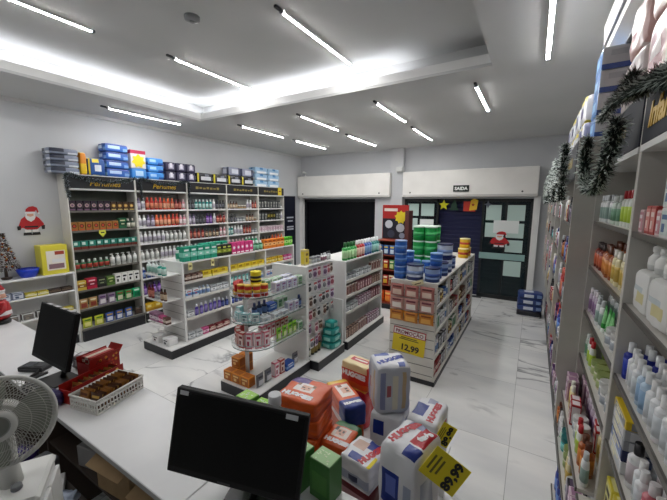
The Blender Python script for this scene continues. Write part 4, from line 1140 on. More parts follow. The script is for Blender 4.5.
MB().box((-.2, -.004, .095), (.2, 0, .185), mat('#b8202e')).box((-.19, -.006, .105), (.19, -.004, .175), mat('#ece8e4')).build('strip', pc)
lettering('PROMOÇÃO', .060, mat('#8a1f3a'), pc, (0, -.007, .135), FRONT, .001)
MB().box((-.2, -.004, -.12), (.2, 0, .094), mat('#e2c81c', .5)).build('card', pc)
lettering('12,99', .105, mat('#20201c'), pc, (.02, -.006, -.055), FRONT, .003)
MB().box((-.12, -.0055, .045), (.12, -.004, .055), mat('#5a4a1a')).box((-.1, -.0055, .065), (.1, -.004, .075), mat('#5a4a1a')).build('print', pc)
# goods on its right face
palC = [bottle('milk_tin', 'tin', 'silver blue tin', .05, .14, '#c0c6ce', '#2a4a8a', '#5a7ab8', 'can', 1, False, 12, '#e0e4ea'), C3('white and green carton', .11, .08, .17, '#e2e4e0', '#4a8a5a', '#2a5a3a', 'panel'), C3('black white carton', .1, .08, .16, '#26282c', '#d8dade', '#8a8c90', 'panel'),
        B3('white lotion bottle', .035, .19, '#e4e4e2', '#b8bcc4', '#6a8ab8', 'flat'), C3('brown carton', .1, .08, .15, '#6a4a38', '#d0b8a0', '#3a241a'), C3('blue carton', .1, .08, .16, '#2a4f9a', '#c0d0ea', '#12275a'), bottle('milk_tin', 'tin', 'gold brown tin', .05, .13, '#a08040', '#e0d8c0', '#6a4a20', 'can', 1, False, 12, '#d8c070'),
        C3('red carton', .1, .08, .15, '#9a1f22', '#e0c8c0', '#4a0e10'), C3('pale grey carton', .11, .08, .15, '#c4c6c8', '#eceef0', '#6a7078', 'panel')]
cy = [CY0 + .035, 4.415, 5.095, 5.775, CY1 - .035]
rC = random.Random(11)
for b in range(4):
    for k, z in enumerate((.97, .66, .35, .0725)):
        L = cy[b + 1] - cy[b] - .03
        its = mix(palC, L, 2, 3, rC)
        if k == 3 and b == 0: its = [(palC[7], 4), (palC[2], 2)]
        if k == 2 and b == 0: its = [(palC[3], 3), (palC[2], 3)]
        row((CX1, cy[b], z), PI / 2, L, its, 'on %s shelf, %s section of the tins unit' % (SHN[4][k], ('near', 'second', 'third', 'far')[b]), GT)
# tins on top
tinB = bottle('milk_tin', 'tin', 'blue tin', .072, .155, '#1e4f9e', '#7a9ac8', '#2a62b8', 'can', 1, True, 20, '#5a86c8')
tinW = bottle('formula_canister', 'canister', 'white canister with navy lid', .10, .19, '#1c2f6a', '#141f52', '#c4cede', 'can', 1, True, 22, '#7a92c0')
tinN = bottle('formula_canister', 'canister', 'navy lidded blue canister', .085, .17, '#16306e', '#101a48', '#8aa4d0', 'can', 1, True, 22, '#2a4a92')
tinG = bottle('milk_tin', 'tin', 'green tin with pale lid', .08, .20, '#128a3a', '#d0e4d4', '#18a048', 'can', 1, True, 20, '#4ab86a')
tinY = bottle('cereal_tin', 'tin', 'yellow tin with red mark', .085, .16, '#d8a81e', '#e8d8a0', '#e0b42a', 'can', 1, True, 16, '#b0301e')
Zt = CZ + .0006
for k in range(3): place(tinB, (-1.355, 3.83, Zt + k * .1556), .2 * k, '%s in the stack of three over the slatted end' % ('lowest', 'middle', 'topmost')[k], 'tins on the middle unit')
place(tinW, (-1.175, 3.85, Zt), 0, 'at the front edge above the slatted end', 'tins on the middle unit')
place(tinN, (-.965, 3.84, Zt), .3, 'at the front right corner of the tins unit', 'tins on the middle unit')
place(tinB, (-.98, 4.06, Zt), 0, 'behind the corner canister, lower', 'tins on the middle unit')
place(tinB, (-.98, 4.06, Zt + .1556), 0, 'behind the corner canister, upper', 'tins on the middle unit')
place(tinN, (-.965, 4.27, Zt), 0, 'third from the front along the right edge', 'tins on the middle unit')
place(tinB, (-1.34, 4.08, Zt), 0, 'behind the stack of three, lower', 'tins on the middle unit')
place(tinB, (-1.34, 4.08, Zt + .1556), 0, 'behind the stack of three, upper', 'tins on the middle unit')
for i in range(2):
    for j in range(2):
        for k in range(3):
            place(tinG, (-1.345 + i * .165, 4.53 + j * .18, Zt + k * .2006), 0, '%s of the %s stack, %s row of the green block' % (('lowest', 'middle', 'topmost')[k], ('left', 'right')[i], ('front', 'back')[j]), 'green tins on the middle unit')
for i in range(2):
    place(tinB, (-1.33 + i * .165, 4.34, Zt), 0, 'in front of the green tins, %s one' % ('left', 'right')[i], 'tins on the middle unit')
place(tinW, (-.985, 4.52, Zt), 0, 'right of the green tins, lower', 'tins on the middle unit')
place(tinW, (-.985, 4.52, Zt + .1906), 0, 'right of the green tins, upper', 'tins on the middle unit')
place(tinN, (-.985, 4.83, Zt), 0, 'behind the stacked white canisters', 'tins on the middle unit')
for i, y in enumerate((5.9, 6.12)):
    place(tinY, (-.98, y, Zt), 0, 'near the far end of the tins unit, %s lower' % ('nearer', 'farther')[i], 'tins on the middle unit')
place(tinY, (-.98, 6.0, Zt + .1606), 0, 'topmost at the far end of the tins unit', 'tins on the middle unit')
place(bottle('jar_pot', 'jar', 'small glass pot of beige goods', .05, .11, '#b8a88a', '#e0dcd0', '#a08a60', 'jar', 1, False, 14), (-1.19, 3.765 + .03 - .05 + .02, Zt), 0, 'at the very front edge above the slatted end', GT) if False else None
tg_ = thing('price_flash', 'cream price card hanging from the slatted end edge below the canister', 'price tag', (-1.10, CY0 - .004, CZ - .005), 0, None, (0, R(-22), 0))
MB().box((-.07, -.003, -.035), (.07, 0, .02), mat('#e8e0b8')).build('card', tg_)
MB().box((-.04, -.004, -.02), (.04, -.003, -.008), mat('#6a5a3a')).build('print', tg_)

# stack beside the door
for k in range(4):
    soft_pack('diaper_pack', 'pack', '%s pack in the floor stack near the door post' % ('lowest black and white', 'second blue and white', 'third blue and white', 'topmost blue and white')[k], (.42, .3, .12), (.06, 7.3, .0 + k * .1206), .06 * (k % 2),
              pat(SW('#1c1e26'), (('front',), -.9, .9, -1, -.4, SW('#e0e0e0'))) if k == 0 else pat(SW('#2a3f7a'), (('front', 'top'), -.6, .3, -.5, .4, SW('#d8deea')), (('front',), .4, .9, -.6, .6, SW('#8aa4d0'))), (), 'packs stacked near the door', 8, 6, .004, 300 + k)
# ------------------------------------------------------------------ right wall shelving
RX = .33; RXB = .598
UY = [.74, 1.72, 2.70]
RZ = [2.048, 1.76, 1.46, 1.16, .86, .50, .12]
PANEL = noisy('warm_grey_panel', '#c9c6bf', '#c0bdb6', 4, .5)
RLN = ['nearest', 'second']
for b in range(2):
    ya, yb = UY[b], UY[b + 1]
    t = thing('wall_shelving', 'grey white wall shelving bay with dark header, %s on the right wall' % RLN[b], 'shelving', (0, 0, 0), 0, 'wall shelving bays on the right wall')
    for yy in (ya + .0005, yb - .0165): MB().bbox((RX, yy, 0), (RXB, yy + .016, 2.60), PANEL, .002).build('side_panel', t)
    MB().box((RXB - .012, ya + .017, .1), (RXB, yb - .017, 2.59), PANEL).build('back_panel', t)
    MB().bbox((RX - .03, ya + .017, 0), (RXB - .013, yb - .017, .10), KICK, .003).build('kickboard', t)
    for k, z in enumerate(RZ):
        e = 0 if k < 4 else -.075
        MB().box((RX + .012 + e, ya + .017, z - .018), (RXB - .0125, yb - .017, z), PANEL).box((RX + .004 + e, ya + .017, z - .02), (RX + .0118 + e, yb - .017, z + .001), mat('#54504a', .4)).build('shelf', t)
    MB().bbox((RX, ya + .017, 2.59), (RXB - .013, yb - .017, 2.60), PANEL, .002).build('top_board', t)
    MB().box((RX - .004, ya + .017, 2.35), (RXB - .013, yb - .017, 2.374), WHITE).build('light_rail', t)
    hb = MB().bbox((RX - .004, ya + .017, 2.3745), (RX + .026, yb - .017, 2.589), mat('#151a28', .6, 0, 0, 1, 0, .2), .003).build('header_board', t)
    if b == 0: lettering('Infantil', .115, GOLD, hb, (RX - .006, 1.475, 2.462), (PI / 2, 0, -PI / 2), .004, .2)
    else: MB().box((RX - .0052, 2.0, 2.45), (RX - .004, 2.5, 2.51), mat('#8d7c3c', .4)).build('gold_mark', hb)
RX2 = .215
UY2 = [2.702, 3.68, 4.66, 5.64, 6.62, 7.60]
RZ2 = [2.02, 1.72, 1.42, 1.12, .82, .50, .12]
RBN = ['third', 'fourth', 'fifth', 'sixth', 'last']
for b in range(5):
    ya, yb = UY2[b], UY2[b + 1] - .001
    t = thing('wall_shelving', 'deeper grey wall shelving bay, %s along the right wall from the viewer' % RBN[b], 'shelving', (0, 0, 0), 0, 'wall shelving bays on the right wall')
    for yy in (ya, yb - .03):
        pr_ = [(RX2, 2.58), (RX2, .98), (RX2 + .11, .62), (RX2 + .11, 0), (RXB, 0), (RXB, 2.58)]
        q = MB(); n = len(pr_)
        q.add([(x, yy, z) for x, z in pr_] + [(x, yy + .03, z) for x, z in pr_], [tuple(range(n)), tuple(range(2 * n - 1, n - 1, -1))] + [(i, n + i, n + (i + 1) % n, (i + 1) % n) for i in range(n)], PANEL)
        q.build('side_panel', t)
    MB().box((RXB - .012, ya + .031, .1), (RXB, yb - .031, 2.57), PANEL).build('back_panel', t)
    MB().bbox((RX2 + .112, ya + .031, 0), (RXB - .013, yb - .031, .10), KICK, .003).build('kickboard', t)
    for k, z in enumerate(RZ2):
        x0 = RX2 + (.012 if k < 4 else .115)
        MB().box((x0 + .008, ya + .031, z - .018), (RXB - .0125, yb - .031, z), PANEL).box((x0, ya + .031, z - .02), (x0 + .0078, yb - .031, z + .001), mat('#54504a', .4)).build('shelf', t)
    MB().bbox((RX2, ya + .031, 2.57), (RXB - .013, yb - .031, 2.58), PANEL, .002).build('top_board', t)
    hb = MB().bbox((RX2 - .003, ya + .031, 2.33), (RX2 + .026, yb - .031, 2.569), mat('#1c202c', .35), .003).build('header_board', t)
    MB().box((RX2 - .0042, ya + .3, 2.42), (RX2 - .003, yb - .3, 2.49), mat('#8d7c3c', .4)).build('gold_mark', hb)

GRN = 'goods in the nearest right wall bay'
def rrow(y_far, y_near, z, its, phrase, grp, x=RX + .006, gap=None, sb=.012): row((x, y_far, z), -PI / 2, y_far - y_near, its, phrase, grp, gap, sb)
N_ = 'of nearest right bay'
kpk = C3('pink and white small box', .05, .05, .085, '#e0c4c6', '#c98a92', '#f0e6e6', 'panel', 'care_box')
krd = C3('red small box', .055, .05, .1, '#b03a34', '#d88a80', '#f0d8d0', 'panel', 'care_box')
kfo = C3('white formula carton', .08, .07, .094, '#e4e4e2', '#d0dcd8', '#4a6a9a', 'panel', 'formula_box')
rrow(1.70, .80, RZ[0], [(kpk, 1), (krd, 2), (kpk, 1)], 'on top shelf ' + N_, GRN, gap=.0)
q_ = 1.70 - 2 * (.056) - 2 * .061 - 2 * .056 - .02
for j in range(4):
    for k in range(3 - (j == 0)):
        place(kfo, (RX + .055, 1.412 - j * .085, RZ[0] + .0006 + k * .0946), -PI / 2, '%s, stack %s from left, top shelf of nearest right bay' % (('lowest', 'second', 'topmost')[k], ORD[j]), GRN)
# shrink-wrapped baby bottles
def bottle_pack(loc, rz, label):
    t = thing('bottle_pack', label, 'pack', loc, rz, 'white bottle packs')
    wv = mat('#e9e9e6', .35); wv2 = mat('#d2d4d2', .3)
    q, s_, F = soft(.17, .11, .155, pat(wv, (('front',), -.3, .8, -.5, -.1, mat('#d8cf9a')), (('front',), -.8, .6, .1, .3, mat('#c9d2d4'))), 8, 7, .003, int(abs(loc[1]) * 100))
    q.build('carton', t)
    for i in range(2):
        MB().lathe([(.029, .12, wv), (.031, .14, wv2), (.03, .165, wv), (.02, .178, wv), (.017, .185, wv2), (.021, .188, wv2), (.021, .205, wv), (.01, .212, wv)], 14, 1, (-.042 + i * .084, 0, .034)).build('bottle_top', t)
    return t
for j, nm in enumerate(('first from left', 'second from left', 'third from left', 'fourth from left')):
    bottle_pack((RX + .075, 1.585 - j * .19, RZ[1] + .0006), -PI / 2 + .06 * (j % 2), 'white baby bottle pack, %s on second shelf of nearest right bay' % nm)
place(C3('blue small box', .05, .05, .1, '#2a6a9a', '#8ac0d8', '#e0eef4'), (RX + .16, 1.67, RZ[1] + .0006), -PI / 2, 'behind the baby bottle packs on the second shelf', GRN)
nb = B3('royal blue bottle with white cap', .022, .15, '#1f2f9a', '#eceef0', '#2a44b8', 'round', 'lotion_bottle', 'bottle', None, True, 14)
ww = B3('plain white bottle', .022, .145, '#e6e8ea', '#f0f0f0', '#d4dade', 'round', 'lotion_bottle', 'bottle', None, True, 14)
wbk = B3('white bottle with black cap', .027, .17, '#e4e4e4', '#1c1c20', '#d0c4c8', 'round', 'lotion_bottle', 'bottle', None, True, 14)
rdb = B3('rose red bottle', .026, .15, '#b8606a', '#e6e0e0', '#d8a0a4', 'round', 'lotion_bottle', 'bottle', None, True, 14)
brb = B3('dark brown bottle', .026, .15, '#3a1a16', '#e4e0dc', '#5a2a22', 'round', 'lotion_bottle', 'bottle', None, True, 14)
pbb = B3('pale blue bottle', .022, .145, '#b4cbe0', '#eef0f2', '#8fb0d0', 'round', 'lotion_bottle', 'bottle', None, True, 14)
for r_, (sb_, its, nm) in enumerate(((.010, [(nb, 1), (ww, 3), (pbb, 2), (ww, 8)], 'front row'), (.062, [(nb, 3), (ww, 3), (pbb, 2), (ww, 6)], 'middle row'), (.114, [(nb, 4), (ww, 2), (nb, 3), (ww, 4)], 'back row'))):
    rrow(1.70, .90, RZ[2], its, nm + ', third nearest bay shelf', GRN, gap=.003, sb=sb_)
for r_, (sb_, its, nm) in enumerate(((.010, [(wbk, 1), (ww, 2), (rdb, 1), (brb, 2), (ww, 5)], 'front row'), (.075, [(ww, 1), (wbk, 1), (ww, 1), (rdb, 2), (brb, 1), (ww, 5)], 'back row'))):
    rrow(1.475, .80, RZ[3], its, nm + ', fourth nearest bay shelf', GRN, gap=.004, sb=sb_)
# lying boxes beside the upright
SBX = [('navy blue', '#1c2450', '#8a9ac0', .045), ('white', '#dfe0de', '#c4c8cc', .05), ('grey', '#8d8e92', '#c9cacc', .04), ('silver grey', '#a8a9ac', '#d6d6d8', .04), ('yellow striped', '#e0c01e', '#8d8e92', .035)]
zc_ = RZ[3] + .0006
for k, (nm, b_, l_, h_) in enumerate([SBX[1], SBX[0], SBX[2], SBX[3], SBX[4]]):
    p = C3('%s flat box' % nm, .19, .17, h_, b_, l_, '#e8e2c0', 'panel', 'flat_box')
    place(p, (RX + .10, 1.585, zc_), -PI / 2, 'in the lying stack by the upright, %s' % ('lowest', 'second from bottom', 'middle', 'fourth from bottom', 'topmost')[k], GRN)
    zc_ += h_ + .0006
pkx = C3('red pink carton', .1, .07, .13, '#c8303a', '#e07a82', '#d8d8dc', 'split'); blx = C3('dark blue carton', .12, .08, .15, '#1f3a7a', '#5a8ac0', '#c9d6e6'); ylx = C3('yellow label carton', .1, .07, .14, '#e0d040', '#efe9a0', '#3a3a30', 'panel'); whx = C3('white pink striped carton', .1, .07, .15, '#e4dcdc', '#c98a96', '#8a3a4a')
rrow(1.70, .90, RZ[4], [(ylx, 2), (whx, 2), (blx, 3)], 'on fifth shelf of nearest right bay', GRN, gap=.004)
rrow(1.70, .90, RZ[4], [(pkx, 3), (blx, 2), (whx, 2)], 'back row, fifth shelf of nearest right bay', GRN, gap=.004, sb=.11)

G2 = 'goods in the second right wall bay'
lgb = B3('lime label white bottle', .03, .17, '#e0e4dc', '#b8202a', '#b4d040', 'flat', name='care_bottle'); wgb = B3('white grey bottle', .03, .16, '#dfe2e2', '#c4c8ca', '#8fa8a0', 'flat', name='care_bottle')
cgb = B3('clear green bottle', .03, .15, '#c9d8cc', '#e4e8e6', '#6a9a7a', 'flat', name='care_bottle')
amb = B3('amber bottle', .028, .17, '#a8561e', '#5a2a12', '#d88a3a', name='care_bottle'); crm = B3('cream yellow bottle', .03, .17, '#e4d8a8', '#e8e4d8', '#d0b050', 'flat', name='care_bottle'); obr = B3('red brown bottle', .028, .16, '#7a2a1c', '#2a120e', '#c9603a', name='care_bottle')
grt = B3('green tube', .026, .15, '#2a9a3a', '#e0e6e0', '#8ad08a', 'tube', 'cosmetic_tube'); lil2 = B3('pale lilac bottle', .028, .16, '#c9b8cc', '#e6e0e8', '#8a6a92', 'flat', name='care_bottle'); tqj = B3('turquoise jar', .04, .1, '#1c9a9a', '#126a6a', '#7ad0cc', 'jar', 'cream_jar')
crj = B3('cream jar', .038, .09, '#d8d4bc', '#8a9a5a', '#a8b87a', 'jar', 'cream_jar'); pkt = C3('pale pink carton', .07, .06, .15, '#dcc4d0', '#a87a9a', '#e8dce4', 'panel'); rdt = C3('red and white carton', .06, .05, .13, '#a82028', '#e4dada', '#7a0e14', 'panel')
blb2 = B3('cobalt blue bottle', .034, .18, '#1c3a9a', '#16246a', '#6a92d8', 'flat', name='care_bottle'); yllw = C3('vivid yellow carton', .09, .07, .12, '#e0cc1e', '#f0e68a', '#3a3a1a', 'panel'); blkp = C3('black carton', .08, .07, .13, '#1c1a22', '#5a4a62', '#b8a8c0', 'panel')
whj = B3('white jar', .036, .09, '#e6e6e4', '#c9c9c6', '#a8b0b8', 'jar', 'cream_jar'); prp = C3('purple carton', .08, .07, .15, '#5a2a6a', '#a88ab8', '#e0d0e8')
tt = lambda k: '%s shelf of second right bay' % SHN[7][k]
for k, (f, bk) in enumerate(((([(wgb, 4), (cgb, 3), (lgb, 5)]), [(wgb, 6), (lgb, 6)]), ([(obr, 3), (amb, 4), (crm, 5)], [(amb, 6), (crm, 4)]), ([(lil2, 3), (wgb, 3), (grt, 3), (whj, 4)], [(wgb, 5), (grt, 2), (lil2, 4)]),
                             ([(cgb, 2), (lgb, 2), (crj, 3), (whj, 3), (lil2, 3), (grt, 3)], [(lgb, 5), (crm, 5), (wgb, 4)]), ([(pkt, 2), (crm, 2), (rdt, 2), (whj, 2), (lgb, 2), (amb, 2), (wgb, 3)], [(pkt, 3), (lil2, 4), (rdt, 2), (crm, 4)]), ([(tqj, 2), (crj, 2), (crm, 2), (whj, 1), (blkp, 1), (pkt, 2), (grt, 2)], [(pkt, 4), (blkp, 3), (wgb, 5)]), ([(blb2, 4), (yllw, 3), (prp, 2), (crm, 3)], [(blb2, 5), (yllw, 3), (prp, 3)]))):
    e = 0 if k < 4 else -.075
    rrow(2.68, 1.745, RZ[k], f, 'front row, ' + tt(k), G2, gap=.012, x=RX + .006 + e)
    rrow(2.68, 1.745, RZ[k], bk, 'back row, ' + tt(k), G2, gap=.02, sb=.10, x=RX + .006 + e)
    if k > 3: rrow(2.68, 1.745, RZ[k], bk[::-1], 'third row, ' + tt(k), G2, gap=.03, sb=.185, x=RX + .006 + e)
palR = [wgb, cgb, amb, crm, lil2, grt, pkt, rdt, blb2, prp, blkp, wW, wK, wR, tqj, whj]
rR = random.Random(23)
for b in range(5):
    for k, z in enumerate(RZ2):
        L = UY2[b + 1] - UY2[b] - .075
        its = mix(palR, L, 1, 2, rR)[:7]
        rrow(UY2[b + 1] - .04, UY2[b] + .035, z, its, 'on %s shelf, %s right wall bay' % (SHN[7][k], RBN[b]), 'goods in the %s right wall bay' % RBN[b], x=RX2 + (.004 if k < 4 else .107), sb=.004)

# garlands of the right wall
gR = RX - .068
garland('thick green tinsel along the top of the nearest right header', [(gR, .86, 2.50), (gR, 1.1, 2.46), (gR, 1.3, 2.50), (gR, 1.5, 2.53), (gR, 1.72, 2.56)], .05, 2600, GG, '#a8b4ac', '#16221b', 5, .2)
garland('thick green tinsel looping over the second right header', [(gR - .0, 1.80, 2.50), (gR, 1.83, 2.42), (gR - .01, 1.93, 2.30), (gR - .01, 2.15, 2.24), (gR - .02, 2.38, 2.27), (gR - .02, 2.52, 2.38), (gR - .02, 2.58, 2.48), (gR - .02, 2.50, 2.53)], .062, 3000, GG, '#c9d4cc', '#14201a', 6, .3)
garland('green tinsel along the top edge of the second right header', [(RX - .03, 1.80, 2.665), (RX - .03, 2.0, 2.655), (RX - .03, 2.3, 2.655), (RX - .03, 2.60, 2.66)], .05, 2400, GG, '#a8b4ac', '#16221b', 7, .2)
g2 = RX2 - .066
for b in range(5):
    y0, y1 = UY2[b] + .03, UY2[b + 1] - .03
    garland('green tinsel swag with white tips on the %s right header' % RBN[b], [(g2, y0, 2.18), (g2, y0 + .01, 2.4), (g2, y0 + .06, 2.54), (g2, y0 + .25, 2.38), (g2, (y0 + y1) / 2, 2.30), (g2, y1 - .25, 2.38), (g2, y1 - .04, 2.54)], .055, 1900, GG, '#d4dcd6', '#14201a', 10 + b, .38)

# packs on top of the right wall bays
GTR = 'packs on top of the right wall bays'
pinkp = pat(SW('#dcb4ae'), (('left', 'front', 'top'), -.7, .3, -.6, .5, SW('#b86a70')), (('left', 'front'), -.5, .0, -.2, .3, SW('#ead8d4')), (None, .45, .7, -1, 1, SW('#ecdcd8')), (('left', 'front'), -.2, .6, .55, .85, SW('#a85a62')))
clearp = pat(SW('#d6cac8'), (None, -.5, .4, -.4, .4, SW('#c48a8a')), (None, -.1, .2, -1, 1, SW('#e4dcda')))
redp = pat(SW('#a81c2a'), (None, -.6, .6, -.4, .4, SW('#e0c8c4')))
RT = 2.6006
def rtop(label, y, w_, h, z, colour, seed, d=.22, x=.47, n=14, wob=.008, p=8): soft_pack('diaper_pack', 'pack', label, (w_, d, h), (x, y, z), -PI / 2, colour, (), GTR, n, p, wob, seed)
rtop('pink and clear pack above the nearest right header, lower one', 1.79, .42, .30, RT, pinkp, 401)
rtop('pink pack lying upper above the nearest right header', 1.80, .40, .28, RT + .302, pinkp, 403)
rtop('pale clear pack next to the pink one, nearer the viewer', 1.36, .36, .30, RT, clearp, 402)
rtop('pink pack beside the upper one, above the pale clear pack', 1.38, .38, .26, RT + .302, pinkp, 404)
rtop('red pack at the very top nearest the viewer', 1.36, .34, .2, RT + .564, redp, 405)
rtop('pale pink pack standing before the blue boxes', 2.26, .40, .28, RT, clearp, 406)
rtop('pink striped pack on the pale pink one before the blue boxes', 2.24, .36, .24, RT + .282, pinkp, 407)
bxx = pat(SW('#c4c6c8'), (('front', 'back', 'top'), -1, 1, -1, 1, SW('#2f74bc')), (('front',), -.6, .3, -.4, .5, SW('#9ccaf0')), (('left', 'right'), -1, 1, -1, -.55, SW('#3f5a9a')), (('left', 'right'), -.5, .5, .1, .6, SW('#b0b4b8')))
for k in range(4): rtop('blue and silver box, %s of the stack on the deeper right bay' % ('lowest', 'second', 'third', 'topmost')[k], 2.87, .24, .135, 2.5806 + k * .1356, bxx, 410 + k, .17, .375, 12, .001, 24)
wpk = pat(SW('#dcdde0'), (None, -.5, .5, -.5, .4, SW('#5a5f92')), (None, -1, -.6, -1, 1, SW('#8a8fb0')), (None, .2, .8, .4, 1, SW('#c9b84a')))
vpk = pat(SW('#cfd0d8'), (None, -.6, .3, -.6, .3, SW('#4a3f7a')), (None, -.2, .9, .4, 1, SW('#d8c63a')), (None, .5, 1, -1, .2, SW('#eceef2')))
for j, y in enumerate((3.40, 3.79, 4.18, 4.57, 4.96, 5.35)):
    for k in range(2 if j < 5 else 1):
        rtop('white violet pack, %s pair along the deeper right bays, %s' % (ORD[j], ('lower', 'upper')[k]), y, .36, .20 if j < 4 else .15, 2.5806 + k * (.201 if j < 4 else .151), vpk if (j + k) % 2 else wpk, 430 + j * 2 + k, .24, .39, 8, .006)

# split air conditioner above
ac = thing('air_conditioner', 'white split air conditioner high on the right wall above the packs', 'air conditioner', (.60, 2.80, 3.14))
q = MB(); pr_ = [(-.001, 0), (-.19, .02), (-.25, .08), (-.265, .30), (-.24, .355), (-.001, .36)]; n = len(pr_)
q.add([(x, -.45, z) for x, z in pr_] + [(x, .45, z) for x, z in pr_], [tuple(range(n))[::-1], tuple(range(n, 2 * n))] + [(i, (i + 1) % n, n + (i + 1) % n, n + i) for i in range(n)], WHITE)
q.build('housing', ac)
MB().box((-.205, -.40, .004), (-.10, .40, .012), mat('#9a9c9e', .4)).build('louver', ac, (0, 0, .01), (0, R(-8), 0))
MB().box((-.268, -.44, .13), (-.25, .44, .136), mat('#a8aaac')).build('seam', ac)

# ------------------------------------------------------------------ counter
CT = .95; CYB, CYF = .655, 1.078
ct_ = thing('service_counter', 'long white counter along the foreground, open shelf on the staff side', 'counter', (0, 0, 0))
MB().box((-4.55, CYF - .05, 0), (-.47, CYF - .03, CT - .0305), mat('#4a3d34', .6)).build('front_panel', ct_)
MB().bbox((-4.55, CYB + .06, .58), (-.47, CYF - .0505, .60), mat('#3a2f28', .6), .002).build('inner_shelf', ct_)
for x in (-4.55, -3.35, -2.62, -1.17, -.49): MB().bbox((x, CYB + .05, 0), (x + .02, CYF - .0505, CT - .0305), mat('#4a3d34', .6), .002).build('support_panel', ct_)  # inner panels coloured dark brown, painting in the shade under the counter
for a, b in ((-4.6, -1.124), (-1.1225, -.42)):
    wt = MB().bbox((a, CYB, CT - .03), (b, CYF, CT), COUNTER, .003)
    wt.box((a + .002, CYB - .0012, CT - .028), (b - .002, CYB, CT - .004), mat('#9a9a98', .5)).build('worktop', ct_)

# monitors
def monitor(label, c, rot, w_, h, face_front, stickers, base_xy):
    t = thing('monitor', label, 'monitor', (base_xy[0], base_xy[1], CT))
    rz = rot[2]
    lo = Vector(c) - Vector((base_xy[0], base_xy[1], CT))
    MB().bbox((-.11, -.085, .0006), (.11, .085, .012), mat('#101012', .3), .005).build('stand_base', t, (0, 0, 0), (0, 0, rz))
    MB().tube([(0, .02, .012), (0, .04, .08), (lo.x * .6, .05 + lo.y * .5, max(.1, lo.z - .08)), (lo.x, lo.y + .035, lo.z)], .018, mat('#101012', .3), 8).build('stand_neck', t)
    q = MB().bbox((-w_ / 2, -.012, -h / 2), (w_ / 2, .018, h / 2), mat('#060607', .5, 0, 0, 1, 0, .25), .004)
    p = q.build('screen_housing', t, lo); p.rotation_mode = 'YXZ'; p.rotation_euler = rot
    s = face_front
    yf = -.0128 if s > 0 else .0188
    if s > 0: MB().box((-w_ / 2 + .012, -.0135, -h / 2 + .026), (w_ / 2 - .012, -.0125, h / 2 - .012), mat('#010101', .5, 0, 0, 1, 0, .15)).build('screen', p)
    else: MB().bbox((-w_ * .3, -.035, -h * .3), (w_ * .3, -.0125, h * .3), mat('#050506', .5, 0, 0, 1, 0, .2), .008).build('back_cover', p)
    for x, z, ww_, hh in stickers: MB().box((x - ww_ / 2, -.0138, z - hh / 2), (x + ww_ / 2, -.0128, z + hh / 2), mat('#b8babb', .5)).build('sticker', p)
    return t, p
m1, p1_ = monitor('black monitor in the foreground with dark screen and two pale corner stickers', (-.871, .757, 1.276), (R(-9), R(5.5), R(20.7)), .52, .32, 1, [(-.225, .145, .035, .016), (.20, .145, .045, .018)], (-.89, .83))
MB().box((-.05, -.0138, -.152), (.0, -.0128, -.146), mat('#3a3a3c')).build('logo_mark', p1_)
m2, p2_ = monitor('black monitor turned away at the left end of the counter', (-2.577, .80, 1.30), (R(-13.4), R(2.1), R(4.3)), .44, .36, 1, [], (-2.68, .83))
for k in range(4): MB().box((-.15 + k * .085, -.011, .1805), (-.10 + k * .085, .016, .1815), mat('#d8d8d8', .3)).build('painted_glint', p2_)  # pale strips painted on the top edge as reflected ceiling lights
dv = thing('card_terminal', 'small black terminal lying beside the left monitor', 'terminal', (-3.0, .80, CT + .0006), .5)
MB().bbox((-.09, -.05, 0), (.09, .05, .035), mat('#141416', .4), .006).box((-.07, -.035, .0351), (.0, .035, .037), mat('#2a2e34', .2)).build('body', dv)
MB().bbox((.02, -.035, .0351), (.08, .035, .04), mat('#2c2c30', .5), .002).build('keypad', dv)
tag(MB().tube([(-2.92, .80, CT + .012), (-2.86, .73, CT + .012), (-2.80, .80, CT + .03), (-2.82, .70, CT + .012), (-2.78, .685, CT + .012)], .011, mat('#0c0c0e', .5), 6).build('cable'), 'black cable curling from the terminal across the counter', 'cable')
tag(MB().tube([(-.80, .93, CT + .007), (-.72, .90, CT + .007), (-.64, .97, CT + .02), (-.60, .93, CT + .007), (-.545, .90, CT + .007), (-.52, .80, CT + .007)], .007, mat('#0c0c0e', .5), 6).build('cable'), 'black cable on the counter below the two green boxes', 'cable')
tag(MB().bbox((-.12, -.05, 0), (.12, .05, .03), mat('#0d0d0f', .5), .006).bbox((-.10, -.04, .0301), (.10, .04, .034), mat('#1b1b1f', .6), .001).build('label_printer', None, (-2.62, .695, CT + .0006), (0, 0, 0)), 'black flat device on the counter below the left monitor', 'device')
gp = soft_pack('gift_bag', 'bag', 'grey printed pack lying behind the left monitor', (.14, .11, .10), (-2.74, 1.01, CT + .0006), .5, pat(SW('#6a6468'), (None, -.6, .5, -.5, .5, SW('#c9c4c6')), (None, .2, .8, .2, .9, SW('#5a2a2e'))), (), None, 8, 5, .008, 500)
pg_ = soft_pack('purple_bag', 'bag', 'dark purple bag on the counter at the end of the red tray', (.14, .08, .08), (-2.38, .69, CT + .0006), .2, pat(SW('#231a4a'), (None, -.3, .3, -.3, .3, SW('#32266a'))), (), None, 8, 4, .008, 501)

